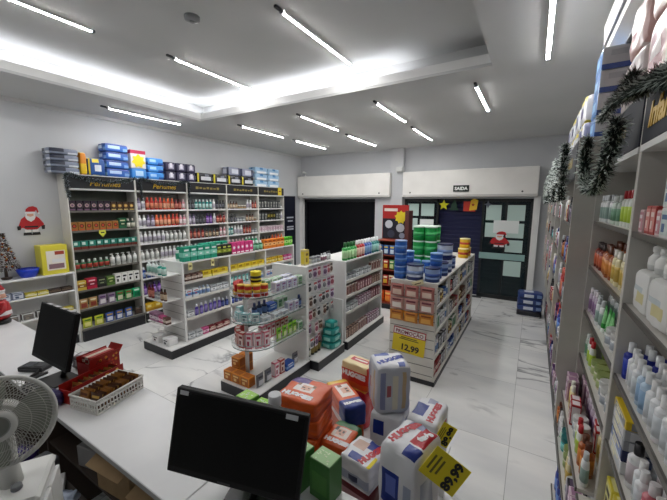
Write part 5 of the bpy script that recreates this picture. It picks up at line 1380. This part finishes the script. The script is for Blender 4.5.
# lattice basket with sachets
bk = thing('plastic_basket', 'white lattice plastic basket of sachets on the counter', 'basket', (-2.165, .90, CT + .0006), R(13))
bw2, bl, bh = .105, .15, .085
PLW = mat('#d8d6d0', .4)
MB().bbox((-bw2 + .006, -bl + .006, 0), (bw2 - .006, bl - .006, .005), PLW, .002).build('bottom', bk)
def lattice(n, L, horiz):
    q = MB()
    for z in (.0, .028, .056, bh - .012):
        q.box((-L, -.003, z), (L, .003, z + (.012 if z > .05 or z == 0 else .006)), PLW)
    for k in range(n + 1):
        x = -L + 2 * L * k / n
        q.box((x - .0035, -.0028, .012), (x + .0035, .0028, bh - .012), PLW)
    return q
for s in (-1, 1):
    lattice(11, bw2, 0).build('end_wall' if False else 'side_lattice', bk, (0, s * (bl + .0), 0))
    lattice(15, bl, 1).build('side_lattice', bk, (s * bw2, 0, 0), (0, 0, PI / 2))
q = MB()
for s in (-1, 1): q.tube([(-bw2 - .004, s * (bl + .004), bh), (bw2 + .004, s * (bl + .004), bh)], .006, PLW, 6).tube([(s * (bw2 + .004), -bl - .004, bh), (s * (bw2 + .004), bl + .004, bh)], .006, PLW, 6)
q.build('rim', bk)
sach = [pouch('sachet', 'sachet', 'gold brown sachet', .085, .095, '#8a5a22', '#c08a3a', '#5a2a14', .014), pouch('sachet', 'sachet', 'dark brown sachet', .085, .095, '#4a2812', '#8a5a2a', '#c9a04a', .014)]
c13, s13 = math.cos(R(13)), math.sin(R(13))
cn = [0, 0]
for col in range(2):
    for j in range(11):
        lx, ly = -.048 + col * .096, -.125 + j * .024
        i = (j // 2 + col) % 2; cn[i] += 1
        place(sach[i], (-2.165 + c13 * lx - s13 * ly, .90 + s13 * lx + c13 * ly, CT + .0075), 0, 'in the white lattice basket', 'sachets in the lattice basket', '%s of its colour from the near end' % (ORD[cn[i] - 1]), (R(-14), 0, R(13 + rng.uniform(-3, 3))))
# red sweets trays
def tray(label, loc, rz, w_, l_, h, z_front, seed, flap=True):
    t = thing('sweets_tray', label, 'tray', loc, rz, 'red sweets trays')
    rd, yl_ = mat('#9a1a14', .35), mat('#d88a1e', .4)
    MB().box((-w_ / 2, -l_ / 2, 0), (w_ / 2, l_ / 2, .004), rd).build('bottom', t)
    for s in (-1, 1):
        q = MB().box((s * w_ / 2 - .002, -l_ / 2, .0042), (s * w_ / 2 + .002, l_ / 2, h), rd)
        r2 = random.Random(seed + s)
        for k in range(34):
            y, z, r_ = r2.uniform(-l_ / 2 + .02, l_ / 2 - .02), r2.uniform(.015, h - .02), r2.uniform(.005, .013)
            xx = s * w_ / 2 + s * .0026
            q.add([(xx, y + r_ * math.cos(a * PI / 3), z + r_ * math.sin(a * PI / 3)) for a in range(6)], [tuple(range(6))], mat(('#d8821e', '#e0b04a', '#5a1408', '#c9401a')[k % 4], .4))
        q.build('side_wall', t)
        MB().box((-w_ / 2 + .003, s * l_ / 2 - .002, .0042), (w_ / 2 - .003, s * l_ / 2 + .002, h * .8), rd).build('end_wall', t)
    if flap: MB().box((-w_ / 2 + .003, 0, 0), (w_ / 2 - .003, .003, .06), rd).build('flap', t, (0, l_ / 2, h * .8), (R(-35), 0, 0))
    return t
tray('red and gold sweets tray on the counter behind the lattice basket', (-2.345, .895, CT + .0006), R(13), .11, .33, .11, 0, 600, False)
tray('open red tray with wrapped bars, higher behind the other red tray', (-2.505, 1.0, CT + .0006), R(10), .13, .20, .17, 0, 610)
bars = [C3('cream wrapped bar', .028, .16, .02, '#d8c4b4', '#b8887a', '#e8e0d8', 'plain', 'wrapped_bar'), C3('red wrapped bar', .028, .16, .02, '#a82a24', '#d8a890', '#e8e0d8', 'plain', 'wrapped_bar')]
c20, s20 = math.cos(R(10)), math.sin(R(10))
for lay in range(8):
    for j in range(3):
        lx = -.032 + j * .032
        place(bars[(lay + j) % 2], (-2.505 + c20 * lx, 1.0 + s20 * lx, CT + .006 + lay * .0208), R(10), 'in the open red tray, layer %s from bottom' % ORD[lay], 'wrapped bars in the open red tray', ('left', 'middle', 'right')[j])
for j in range(8):
    ly = -.115 + j * .033
    place(dict(sach[j % 2], app='red gold sweet', name='wrapped_sweet'), (-2.345 - s13 * ly, .895 + c13 * ly, CT + .006), 0, 'in the red and gold sweets tray', 'wrapped sweets in the red tray', ORD[j] + ' from the near end', (R(-12), 0, R(13)))

# santa doll at the far end of the counter
sd = thing('santa_doll', 'small santa doll standing at the far left end of the counter', 'doll', (-4.46, .98, CT + .0006), PI * .1)
MB().lathe([(.07, 0, BLACK), (.075, .03, BLACK), (.05, .05, BLACK)], 12).build('boots', sd)
MB().lathe([(.06, .05, mat('#a81c22')), (.085, .09, mat('#a81c22')), (.085, .13, mat('#e6e2e0')), (.07, .2, mat('#a81c22')), (.04, .24, mat('#a81c22'))], 14).build('coat', sd)
MB().lathe([(.03, .235, mat('#e6e2e0')), (.06, .26, mat('#e6e2e0')), (.05, .30, mat('#d9a58c')), (.045, .32, mat('#e6e2e0'))], 12).build('head', sd)
MB().lathe([(.055, .318, mat('#e6e2e0')), (.055, .34, mat('#e6e2e0')), (.03, .38, mat('#a81c22')), (.008, .42, mat('#a81c22'))], 12).build('hat', sd)
for s in (-1, 1): MB().tube([(s * .06, 0, .2), (s * .1, -.03, .15), (s * .09, -.07, .12)], [.025, .022, .018], mat('#a81c22'), 8).build('arm', sd)

# green boxes, lime boxes and bottle on the counter
def tea(label, x, y, rz, h, body, lid, w_=.105, d=.085):
    t = thing('green_carton', label, 'box', (x, y, CT + .0006), rz, 'green cartons on the counter')
    MB().bbox((-w_ / 2, -d / 2, 0), (w_ / 2, d / 2, h), mat(body, .4), .002).build('carton', t)
    q = MB().box((-w_ / 2 + .004, -d / 2 + .004, h + .0002), (w_ / 2 - .004, d / 2 - .004, h + .0012), mat(lid, .4))
    r2 = random.Random(int(x * 1000))
    for k in range(14):
        a, b2 = r2.uniform(-w_ / 2 + .012, w_ / 2 - .022), r2.uniform(-d / 2 + .01, d / 2 - .02)
        q.box((a, b2, h + .0012), (a + r2.uniform(.004, .014), b2 + .005, h + .0018), mat('#dcecc4', .4))
    q.build('lid_print', t)
    MB().box((-w_ * .36, -d / 2 - .001, h * .2), (w_ * .36, -d / 2, h * .7), mat('#4f8a3c', .4)).build('front_label', t)
tea('green carton with pale printed lid at the counter front edge, right one', -.655, 1.03, R(-6), .17, '#3f7a35', '#a4cf8e')
tea('green carton with pale printed lid, half behind the foreground monitor', -.785, 1.02, R(-10), .17, '#3f7a35', '#a4cf8e')
tea('tall lime topped carton behind the monitor, left of two', -1.075, 1.01, R(-4), .315, '#5a9a2a', '#a8dc5a', .085, .07)
tea('tall lime topped carton behind the monitor, beside the white bottle', -.975, 1.01, R(4), .305, '#4f8a1e', '#8fd030', .09, .08)
wb_ = thing('spray_bottle', 'white bottle with grey cap peeking over the monitor', 'bottle', (-.885, .985, CT + .0006))
MB().lathe([(.034, 0, PLW), (.036, .01, PLW), (.036, .30, PLW), (.024, .345, PLW), (.018, .35, PLW)], 16).build('bottle_body', wb_)
MB().lathe([(.027, .345, mat('#b4b6b8')), (.028, .35, mat('#b4b6b8')), (.027, .395, mat('#d0d2d4'))], 16).build('cap', wb_)

# ------------------------------------------------------------------ below and behind the counter
cab = thing('side_cabinet', 'white low cabinet under the desk fan in the near left corner', 'cabinet', (-1.66, .33, 0), R(-30))
MB().bbox((-.135, -.12, .06), (.135, .10, 1.03), WHITE, .004).build('body', cab)
MB().bbox((-.12, -.10, 0), (.12, .09, .0595), KICK, .002).build('plinth', cab)
for s in (0, 1): MB().bbox((-.132 + s * .134, .1005, .09), (-.002 + s * .134, .115, 1.0), WHITE, .003).build('door', cab)
fan = thing('desk_fan', 'pale grey desk fan with wire grille in the near left corner', 'fan', (-1.66, .33, 1.0306))
FG = mat('#c9c9c4', .4); FW = mat('#b9b8b0', .35, .2)
MB().bbox((-.13, -.11, 0), (.13, .11, .035), mat('#dcdcd8', .4), .012).build('base', fan, (0, 0, 0), (0, 0, R(-30)))
MB().lathe([(.016, 0, mat('#8d8f92')), (.018, .004, mat('#8d8f92')), (.016, .018, mat('#6f7174'))], 14).build('knob', fan, (.055, .0, .035))
axis = Vector((.88, -.27, .27)).normalized()
ctr = Vector((-1.505, .288, 1.398)) - Vector((-1.66, .33, 1.0306))
back = ctr - axis * .15
MB().tube([(.0, 0, .03), (-.01, 0, .12), tuple(back * .8 + Vector((-.01, 0, .0))), tuple(back)], [.036, .03, .026, .03], FG, 12).build('neck', fan)
qf = axis.to_track_quat('Z', 'Y').to_euler()
mo = MB().lathe([(.03, -.20, FG), (.055, -.18, FG), (.06, -.10, FG), (.05, -.06, FG)], 18).build('motor_housing', fan, ctr, qf)
RF = .148
gq = MB()
def wire(a, z0, z1, bulge, twist):
    pts = []
    for k in range(9):
        t = k / 8; r = .045 + (RF - .045) * t
        z = z0 + (z1 - z0) * t ** 2.4
        an = a + twist * (1 - t)
        pts.append((r * math.cos(an), r * math.sin(an), z))
    return pts
for k in range(72): gq.tube(wire(2 * PI * k / 72, .045, -.015, 0, .75), .0011, FW, 4)
for r in (.085, .125): gq.tube([(r * math.cos(2 * PI * k / 40), r * math.sin(2 * PI * k / 40), .045 - .06 * ((r - .045) / (RF - .045)) ** 2.4) for k in range(40)], .0013, FW, 4, True)
gq.build('front_grille', fan, ctr, qf)
gq = MB()
for k in range(56): gq.tube(wire(2 * PI * k / 56, -.085, -.03, 0, -.4), .0011, FW, 4)
for r in (.085, .125, .155): gq.tube([(r * math.cos(2 * PI * k / 40), r * math.sin(2 * PI * k / 40), -.085 + .055 * ((r - .045) / (RF - .045)) ** 2.4) for k in range(40)], .0013, FW, 4, True)
gq.build('rear_grille', fan, ctr, qf)
MB().tube([(RF * math.cos(2 * PI * k / 60), RF * math.sin(2 * PI * k / 60), -.022) for k in range(60)], .009, FG, 8, True).build('rim_ring', fan, ctr, qf)
MB().lathe([(.052, .034, FG), (.05, .05, FG), (.034, .056, FG), (.03, .055, mat('#8f918c')), (.026, .057, mat('#75776f'))], 24).build('hub_badge', fan, ctr, qf)
for k in range(3):
    q = MB(); vs = []
    for i in range(7):
        r = .03 + .115 * i / 6
        for j in range(5):
            a = (j / 4 - .5) * (1.25 + .25 * math.sin(PI * i / 6))
            vs.append((r * math.cos(a), r * math.sin(a), -.028 + .022 * (j / 4 - .5) * 2 * (.5 + .5 * i / 6)))
    q.add(vs, [(i * 5 + j, i * 5 + j + 1, i * 5 + j + 6, i * 5 + j + 5) for i in range(6) for j in range(4)], mat('#8f9488', .35, 0, 0, .9), True)
    q.build('blade', fan, ctr, (Euler(qf).to_matrix() @ Matrix.Rotation(2 * PI * k / 3, 3, 'Z')).to_euler())
MB().lathe([(.035, -.07, FG), (.04, -.05, FG), (.036, -.008, FG), (.015, .0, FG)], 16).build('blade_hub', fan, ctr, qf)

# clutter on a low bench behind the counter
bn = thing('low_bench', 'low white bench holding clutter behind the counter', 'bench', (-2.2, .36, 0))
MB().bbox((-.75, -.20, .55), (.36, .29, .58), mat('#4a4440', .6), .003).build('top', bn)  # white bench coloured dark, with the shade behind the counter painted in
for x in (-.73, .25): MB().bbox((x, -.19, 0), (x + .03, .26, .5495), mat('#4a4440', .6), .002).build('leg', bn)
BT = .5806
def cbox(name, label, a, c_, loc, rz, open_=True, cat='box'):
    t = thing(name, label, cat, loc, rz)
    x, y, z = a
    if open_:
        MB().box((-x, -y, 0), (x, y, .004), c_).build('bottom', t)
        for s in (-1, 1):
            MB().box((s * x - .002, -y, .0045), (s * x + .002, y, z), c_).build('side_wall', t)
            MB().box((-x + .0025, s * y - .002, .0045), (x - .0025, s * y + .002, z), c_).build('end_wall', t)
            MB().box((-x + .003, 0, 0), (x - .003, .003, .06), c_).build('flap', t, (0, s * y, z), (R(-115) * s, 0, 0))
    else:
        MB().bbox((-x, -y, 0), (x, y, z), c_, .004).build('carton', t)
    return t
CT2 = .6006
cbox('cardboard_box', 'open brown cardboard box under the counter edge', (.14, .09, .20), CARD, (-1.80, .815, CT2), R(6))
cbox('cardboard_box', 'smaller brown cardboard box under the counter, nearer the joint', (.075, .08, .14), CARD, (-1.535, .83, CT2), R(0))
cbox('paper_carton', 'grey flat carton half hidden under the counter', (.10, .08, .13), mat('#8f8d8c', .6), (-2.12, .82, CT2), R(12), False)
cbox('paper_carton', 'dark grey carton beside the purple bag', (.06, .05, .13), mat('#56565a', .6), (-2.27, .585, BT), R(10), False)
cbox('paper_carton', 'white carton lying on the bench behind the fan', (.085, .07, .05), mat('#d6d4d4', .6), (-2.12, .55, BT), R(-24), False)
for k, (x, y, a, c_) in enumerate(((-1.98, .80, .3, '#b8b4b0'), (-2.02, .84, -.2, '#8a8480'))): pass
bsk = thing('wire_basket', 'pale lattice basket under the counter by the joint', 'basket', (-1.31, .80, CT2), R(4))
for s in (-1, 1):
    lattice(12, .11, 0).build('side_lattice', bsk, (0, s * .11, .0))
    lattice(12, .11, 0).build('side_lattice', bsk, (s * .11, 0, 0), (0, 0, PI / 2))
MB().box((-.105, -.105, 0), (.105, .105, .004), PLW).build('bottom', bsk)
soft_pack('plastic_bag', 'bag', 'purple plastic bag among the clutter left of the white carton', (.15, .13, .14), (-2.45, .54, BT), .3, pat(SW('#2e1f5a'), (None, -.4, .3, -.4, .4, SW('#4a3a86'))), (), None, 10, 3.5, .016, 520)
soft_pack('plastic_bag', 'bag', 'pale blue crumpled bag in front of the cardboard box', (.17, .18, .08), (-1.94, .52, BT), -.3, pat(SW('#9fabbf'), (None, -.5, .2, -.6, .2, SW('#b8c2d2')), (None, .3, .8, -.5, .6, SW('#26314f'))), (), None, 12, 3, .022, 521)
soft_pack('plastic_bag', 'bag', 'yellow olive bag showing under the fan grille', (.16, .12, .12), (-2.82, .44, BT), .2, pat(SW('#8a8a2e'), (None, -.4, .4, -.4, .4, SW('#c9c04a'))), (), None, 8, 4, .012, 522)

# ------------------------------------------------------------------ pile of nappy packs in front of the counter
dtb = thing('display_table', 'low white display table under the pile of nappy packs', 'table', (-.85, 1.72, 0))
MB().bbox((-.50, -.55, .37), (.46, .60, .40), WHITE, .003).build('table_top', dtb)
for x in (-.47, .40):
    for y in (-.52, .54): MB().bbox((x, y, 0), (x + .04, y + .04, .3695), WHITE, .002).build('leg', dtb)
PT = .4006
BL_, RD_, OR_, PP_, GN_, YL_ = SW('#22378a'), mat('#b8202e', .35), SW('#d2561f'), SW('#4a2a7a'), SW('#1f6a2e'), SW('#e6b83a')
WH_, GY_, SK_, CL_ = SW('#e2e2e6'), SW('#a9b0c4'), SW('#d8a890'), SW('#c4c8d2')
GPL = 'nappy packs piled before the counter'
HUG = 'HUGGIES'
def orange(bands=True):
    return pat(OR_, (('top',), -1, -.1, .35, 1, PP_), (('top',), -.5, .35, -.25, .45, SW('#e6dcd8')), (('top',), -.25, .2, -.1, .3, SK_), (('top',), -.2, -.1, .08, .18, SW('#2a1c18')), (('top',), .04, .14, .08, .18, SW('#2a1c18')), (('top',), -.08, .02, -.06, .02, SW('#5a2a24')), (('top',), -.5, -.35, .25, .45, SW('#8a5a3a')), (('top',), .2, .35, .25, .45, SW('#8a5a3a')), (('front', 'right', 'left', 'back'), -1, 1, -1, -.35, SW('#b8421a')), (('back', 'left'), -1, 1, .1, 1, PP_))
white = mat('#f0eef0', .4)
def pile(label, dims, loc, rot, colour, texts=(), seed=1, p=11, wob=.005, n=26):
    return soft_pack('diaper_pack', 'pack', label, dims, loc, rot, colour, texts, GPL, n, p, wob, seed)
OT = [('top', HUG, -.1, -.62, .05, white, 0)]
for k in range(5):
    pile('orange nappy pack with baby face, %s' % ('bottom of the left stack', 'second from bottom in the left stack', 'middle of the left stack', 'fourth from bottom in the left stack', 'purple banded top of the left stack')[k], (.28, .25, .118), (-1.145, 1.56, PT + k * .1186), R((8, 12, 6, 10, 5)[k]), orange(), OT, 700 + k)
pile('orange and green nappy pack with baby face, lying behind the green cartons', (.18, .24, .35), (-.908, 1.615, PT), R(2), pat(OR_, (('top',), -1, 1, .45, 1, GN_), (('top',), -.65, .55, -.35, .35, SW('#e4d6cc')), (('top',), -.35, .2, -.2, .2, SK_), (('top',), -.28, -.15, -.02, .12, SW('#26201e')), (('top',), .0, .13, -.02, .12, SW('#26201e')), (('top',), -.12, -.02, -.18, -.08, SW('#26201e')), (('top',), -.65, -.4, .1, .35, SW('#3a302c')), (('back', 'right'), -1, 1, -.2, 1, GN_)), [('top', HUG, .1, -.68, .04, white, 0)], 704)
pile('orange nappy pack under the long blue ended one', (.34, .15, .24), (-1.07, 1.94, PT), R(-36), orange(), (), 705)
pile('long orange nappy pack with baby face and blue end', (.37, .165, .16), (-1.07, 1.94, PT + .2406), R(-37), pat(OR_, (('top', 'front', 'right'), .45, 1, -1, 1, BL_), (('right',), -1, 1, -1, 1, BL_), (('top',), -.5, .3, -.5, .7, SW('#e6dcd4')), (('top',), -.3, .05, -.2, .5, SK_), (('top',), -.24, -.17, .15, .35, SW('#26201e')), (('top',), -.08, -.01, .15, .35, SW('#26201e')), (('top',), -.5, -.35, -.3, .1, SW('#8a5a3a')), (('top',), -1, -.7, -1, 1, YL_), (('front',), -1, 1, -1, -.4, SW('#e0d0c8'))), [('top', HUG, .72, .0, .03, white, PI / 2)], 706)
pile('red nappy pack under the red and yellow one at the back of the pile', (.25, .14, .32), (-1.10, 2.21, PT), R(-10), pat(RD_, (('top',), -1, 1, -1, 1, YL_)), (), 707)
pile('red and yellow nappy pack with white letters, at the back of the pile', (.25, .15, .20), (-1.09, 2.205, PT + .3206), R(-8), pat(SW('#c9301e'), (('top',), -1, 1, -1, 1, SW('#e6d2a0')), (('top',), -.6, .7, -.2, .5, RD_), (('top',), -.4, .5, .05, .3, SW('#e8e0d8')), (('front',), -1, 1, .45, 1, SW('#e0c89a')), (('front', 'right'), -1, 1, -1, -.45, OR_)), [('front', HUG, .0, .12, .052, white, 0)], 708)
jumbo = pat(CL_, (('front', 'right', 'left', 'back'), -.8, -.45, -.8, .8, SW('#8a90b4')), (('front', 'right', 'left', 'back'), -.1, .2, -.8, .6, SW('#dcd8c8')), (('front', 'right', 'left'), .45, .7, -.8, .8, SW('#c9b08a')), (('front', 'right', 'left'), -.35, -.15, -.2, .2, SW('#a85a62')), (('top',), -1, 1, -1, 1, WH_), (('top',), -.8, .1, .35, .8, SW('#5a6ab0')), (('top',), .3, .7, -.9, -.5, SW('#5a6ab0')))
pile('white and blue nappy pack under the tall cylinder-like one', (.22, .23, .38), (-.735, 1.98, PT), R(4), pat(WH_, (('front',), -.8, -.1, .2, .8, BL_), (('front', 'right'), .2, .9, .0, .3, GY_), (('right',), -.6, .2, .1, .8, BL_)), (), 709)
pile('tall grey white nappy pack on top of the pile', (.24, .23, .34), (-.755, 1.985, PT + .3806), R(38), jumbo, [('top', HUG, .1, -.1, .055, mat('#2a3f9a', .4), .4)], 710, 7)
pile('white nappy pack with blue panel, right of the tall pack', (.19, .29, .47), (-.472, 1.95, PT), R(-3), pat(WH_, (('front', 'left'), -.7, .2, .3, .85, BL_), (('top',), -.85, -.1, -.6, .3, BL_), (('top',), -.3, .3, .5, .9, SW('#9a9cb4')), (('right',), -.5, .4, .2, .8, SW('#c9505a')), (('right',), -.9, .9, -.6, -.2, GY_)), [('top', HUG, .45, -.1, .05, RD_, PI / 2)], 711)
pile('dark red nappy pack under the white one lying by the counter', (.20, .20, .24), (-.705, 1.51, PT), R(-8), pat(SW('#6a2028'), (('front',), -.9, .9, .2, .7, SW('#b8868a')), (('top',), -1, 1, -1, 1, WH_)), (), 712)
pile('white nappy pack lying flat by the counter, red letters and blue square', (.195, .20, .15), (-.705, 1.51, PT + .2406), R(-8), pat(WH_, (('top',), -.1, .6, .25, .9, BL_), (('top',), -.55, .25, -.9, -.35, BL_), (('top',), -.75, .0, -.1, .6, SW('#c9a898')), (('front',), -1, 1, -.8, -.1, GY_), (('front',), -.4, .2, -.6, -.2, SW('#3a3f5a')), (('top', 'right'), .75, 1, -1, -.1, SW('#e6d21e'))), [('top', HUG, .55, .05, .046, RD_, R(76))], 713)
pile('big white nappy pack with blue label, nearest to the viewer', (.21, .27, .64), (-.425, 1.44, PT), R(-14), pat(WH_, (('front',), -.7, .25, .1, .62, BL_), (('front',), -.45, .05, .2, .5, SW('#6a7ac8')), (('front',), .5, .85, -.9, .5, GY_), (('top',), .15, .85, -.3, .8, RD_), (('top',), .2, .95, -.9, -.35, BL_), (('top',), -.5, .2, .5, .9, SW('#8a90b0')), (('right',), -.6, .3, -.5, .5, GY_), (('left',), -.8, .0, -.2, .5, BL_)), [('top', HUG, -.35, .05, .05, RD_, R(80)), ('top', 'turbo', .5, .3, .04, white, R(75))], 714, 8, .008, 26)

def tagcard(label, loc, k, w_, h, size):
    # the card stands on its short side: its writing runs upwards
    u = Vector((.7176, .3336, -.6114)) if k == 0 else Vector((.78, .38, -.50))
    v = Vector((.197, .2745, .941)); v = (v - u * v.dot(u) / u.length_squared).normalized(); u = u.normalized()
    z = -u; yv = z.cross(v)
    t = thing('price_sign', label, 'sign', loc, 0, None, tuple(Matrix((v, yv, z)).transposed().to_euler()))
    MB().bbox((-w_ / 2, -.002, -h / 2), (w_ / 2, .002, h / 2), mat('#ecd824', .5), .001).build('card', t)
    q = MB()
    for z, l in ((.36, .5), (.24, .62), (.12, .5)): q.box((-w_ * l / 2, -.0032, h * z), (w_ * l / 2, -.002, h * (z + .05)), mat('#6a6420'))
    q.build('print', t)
    lettering('89,99', size, mat('#1f1f1a'), t, (0, -.0033, -h * .22), FRONT, .003)
tagcard('yellow 89,99 price sign leaning out from the nearest white pack', (-.250, 1.380, .975), 0, .14, .192, .06)
tagcard('smaller yellow 89,99 price sign on the white pack behind', (-.343, 1.84, .815), 1, .13, .09, .05)
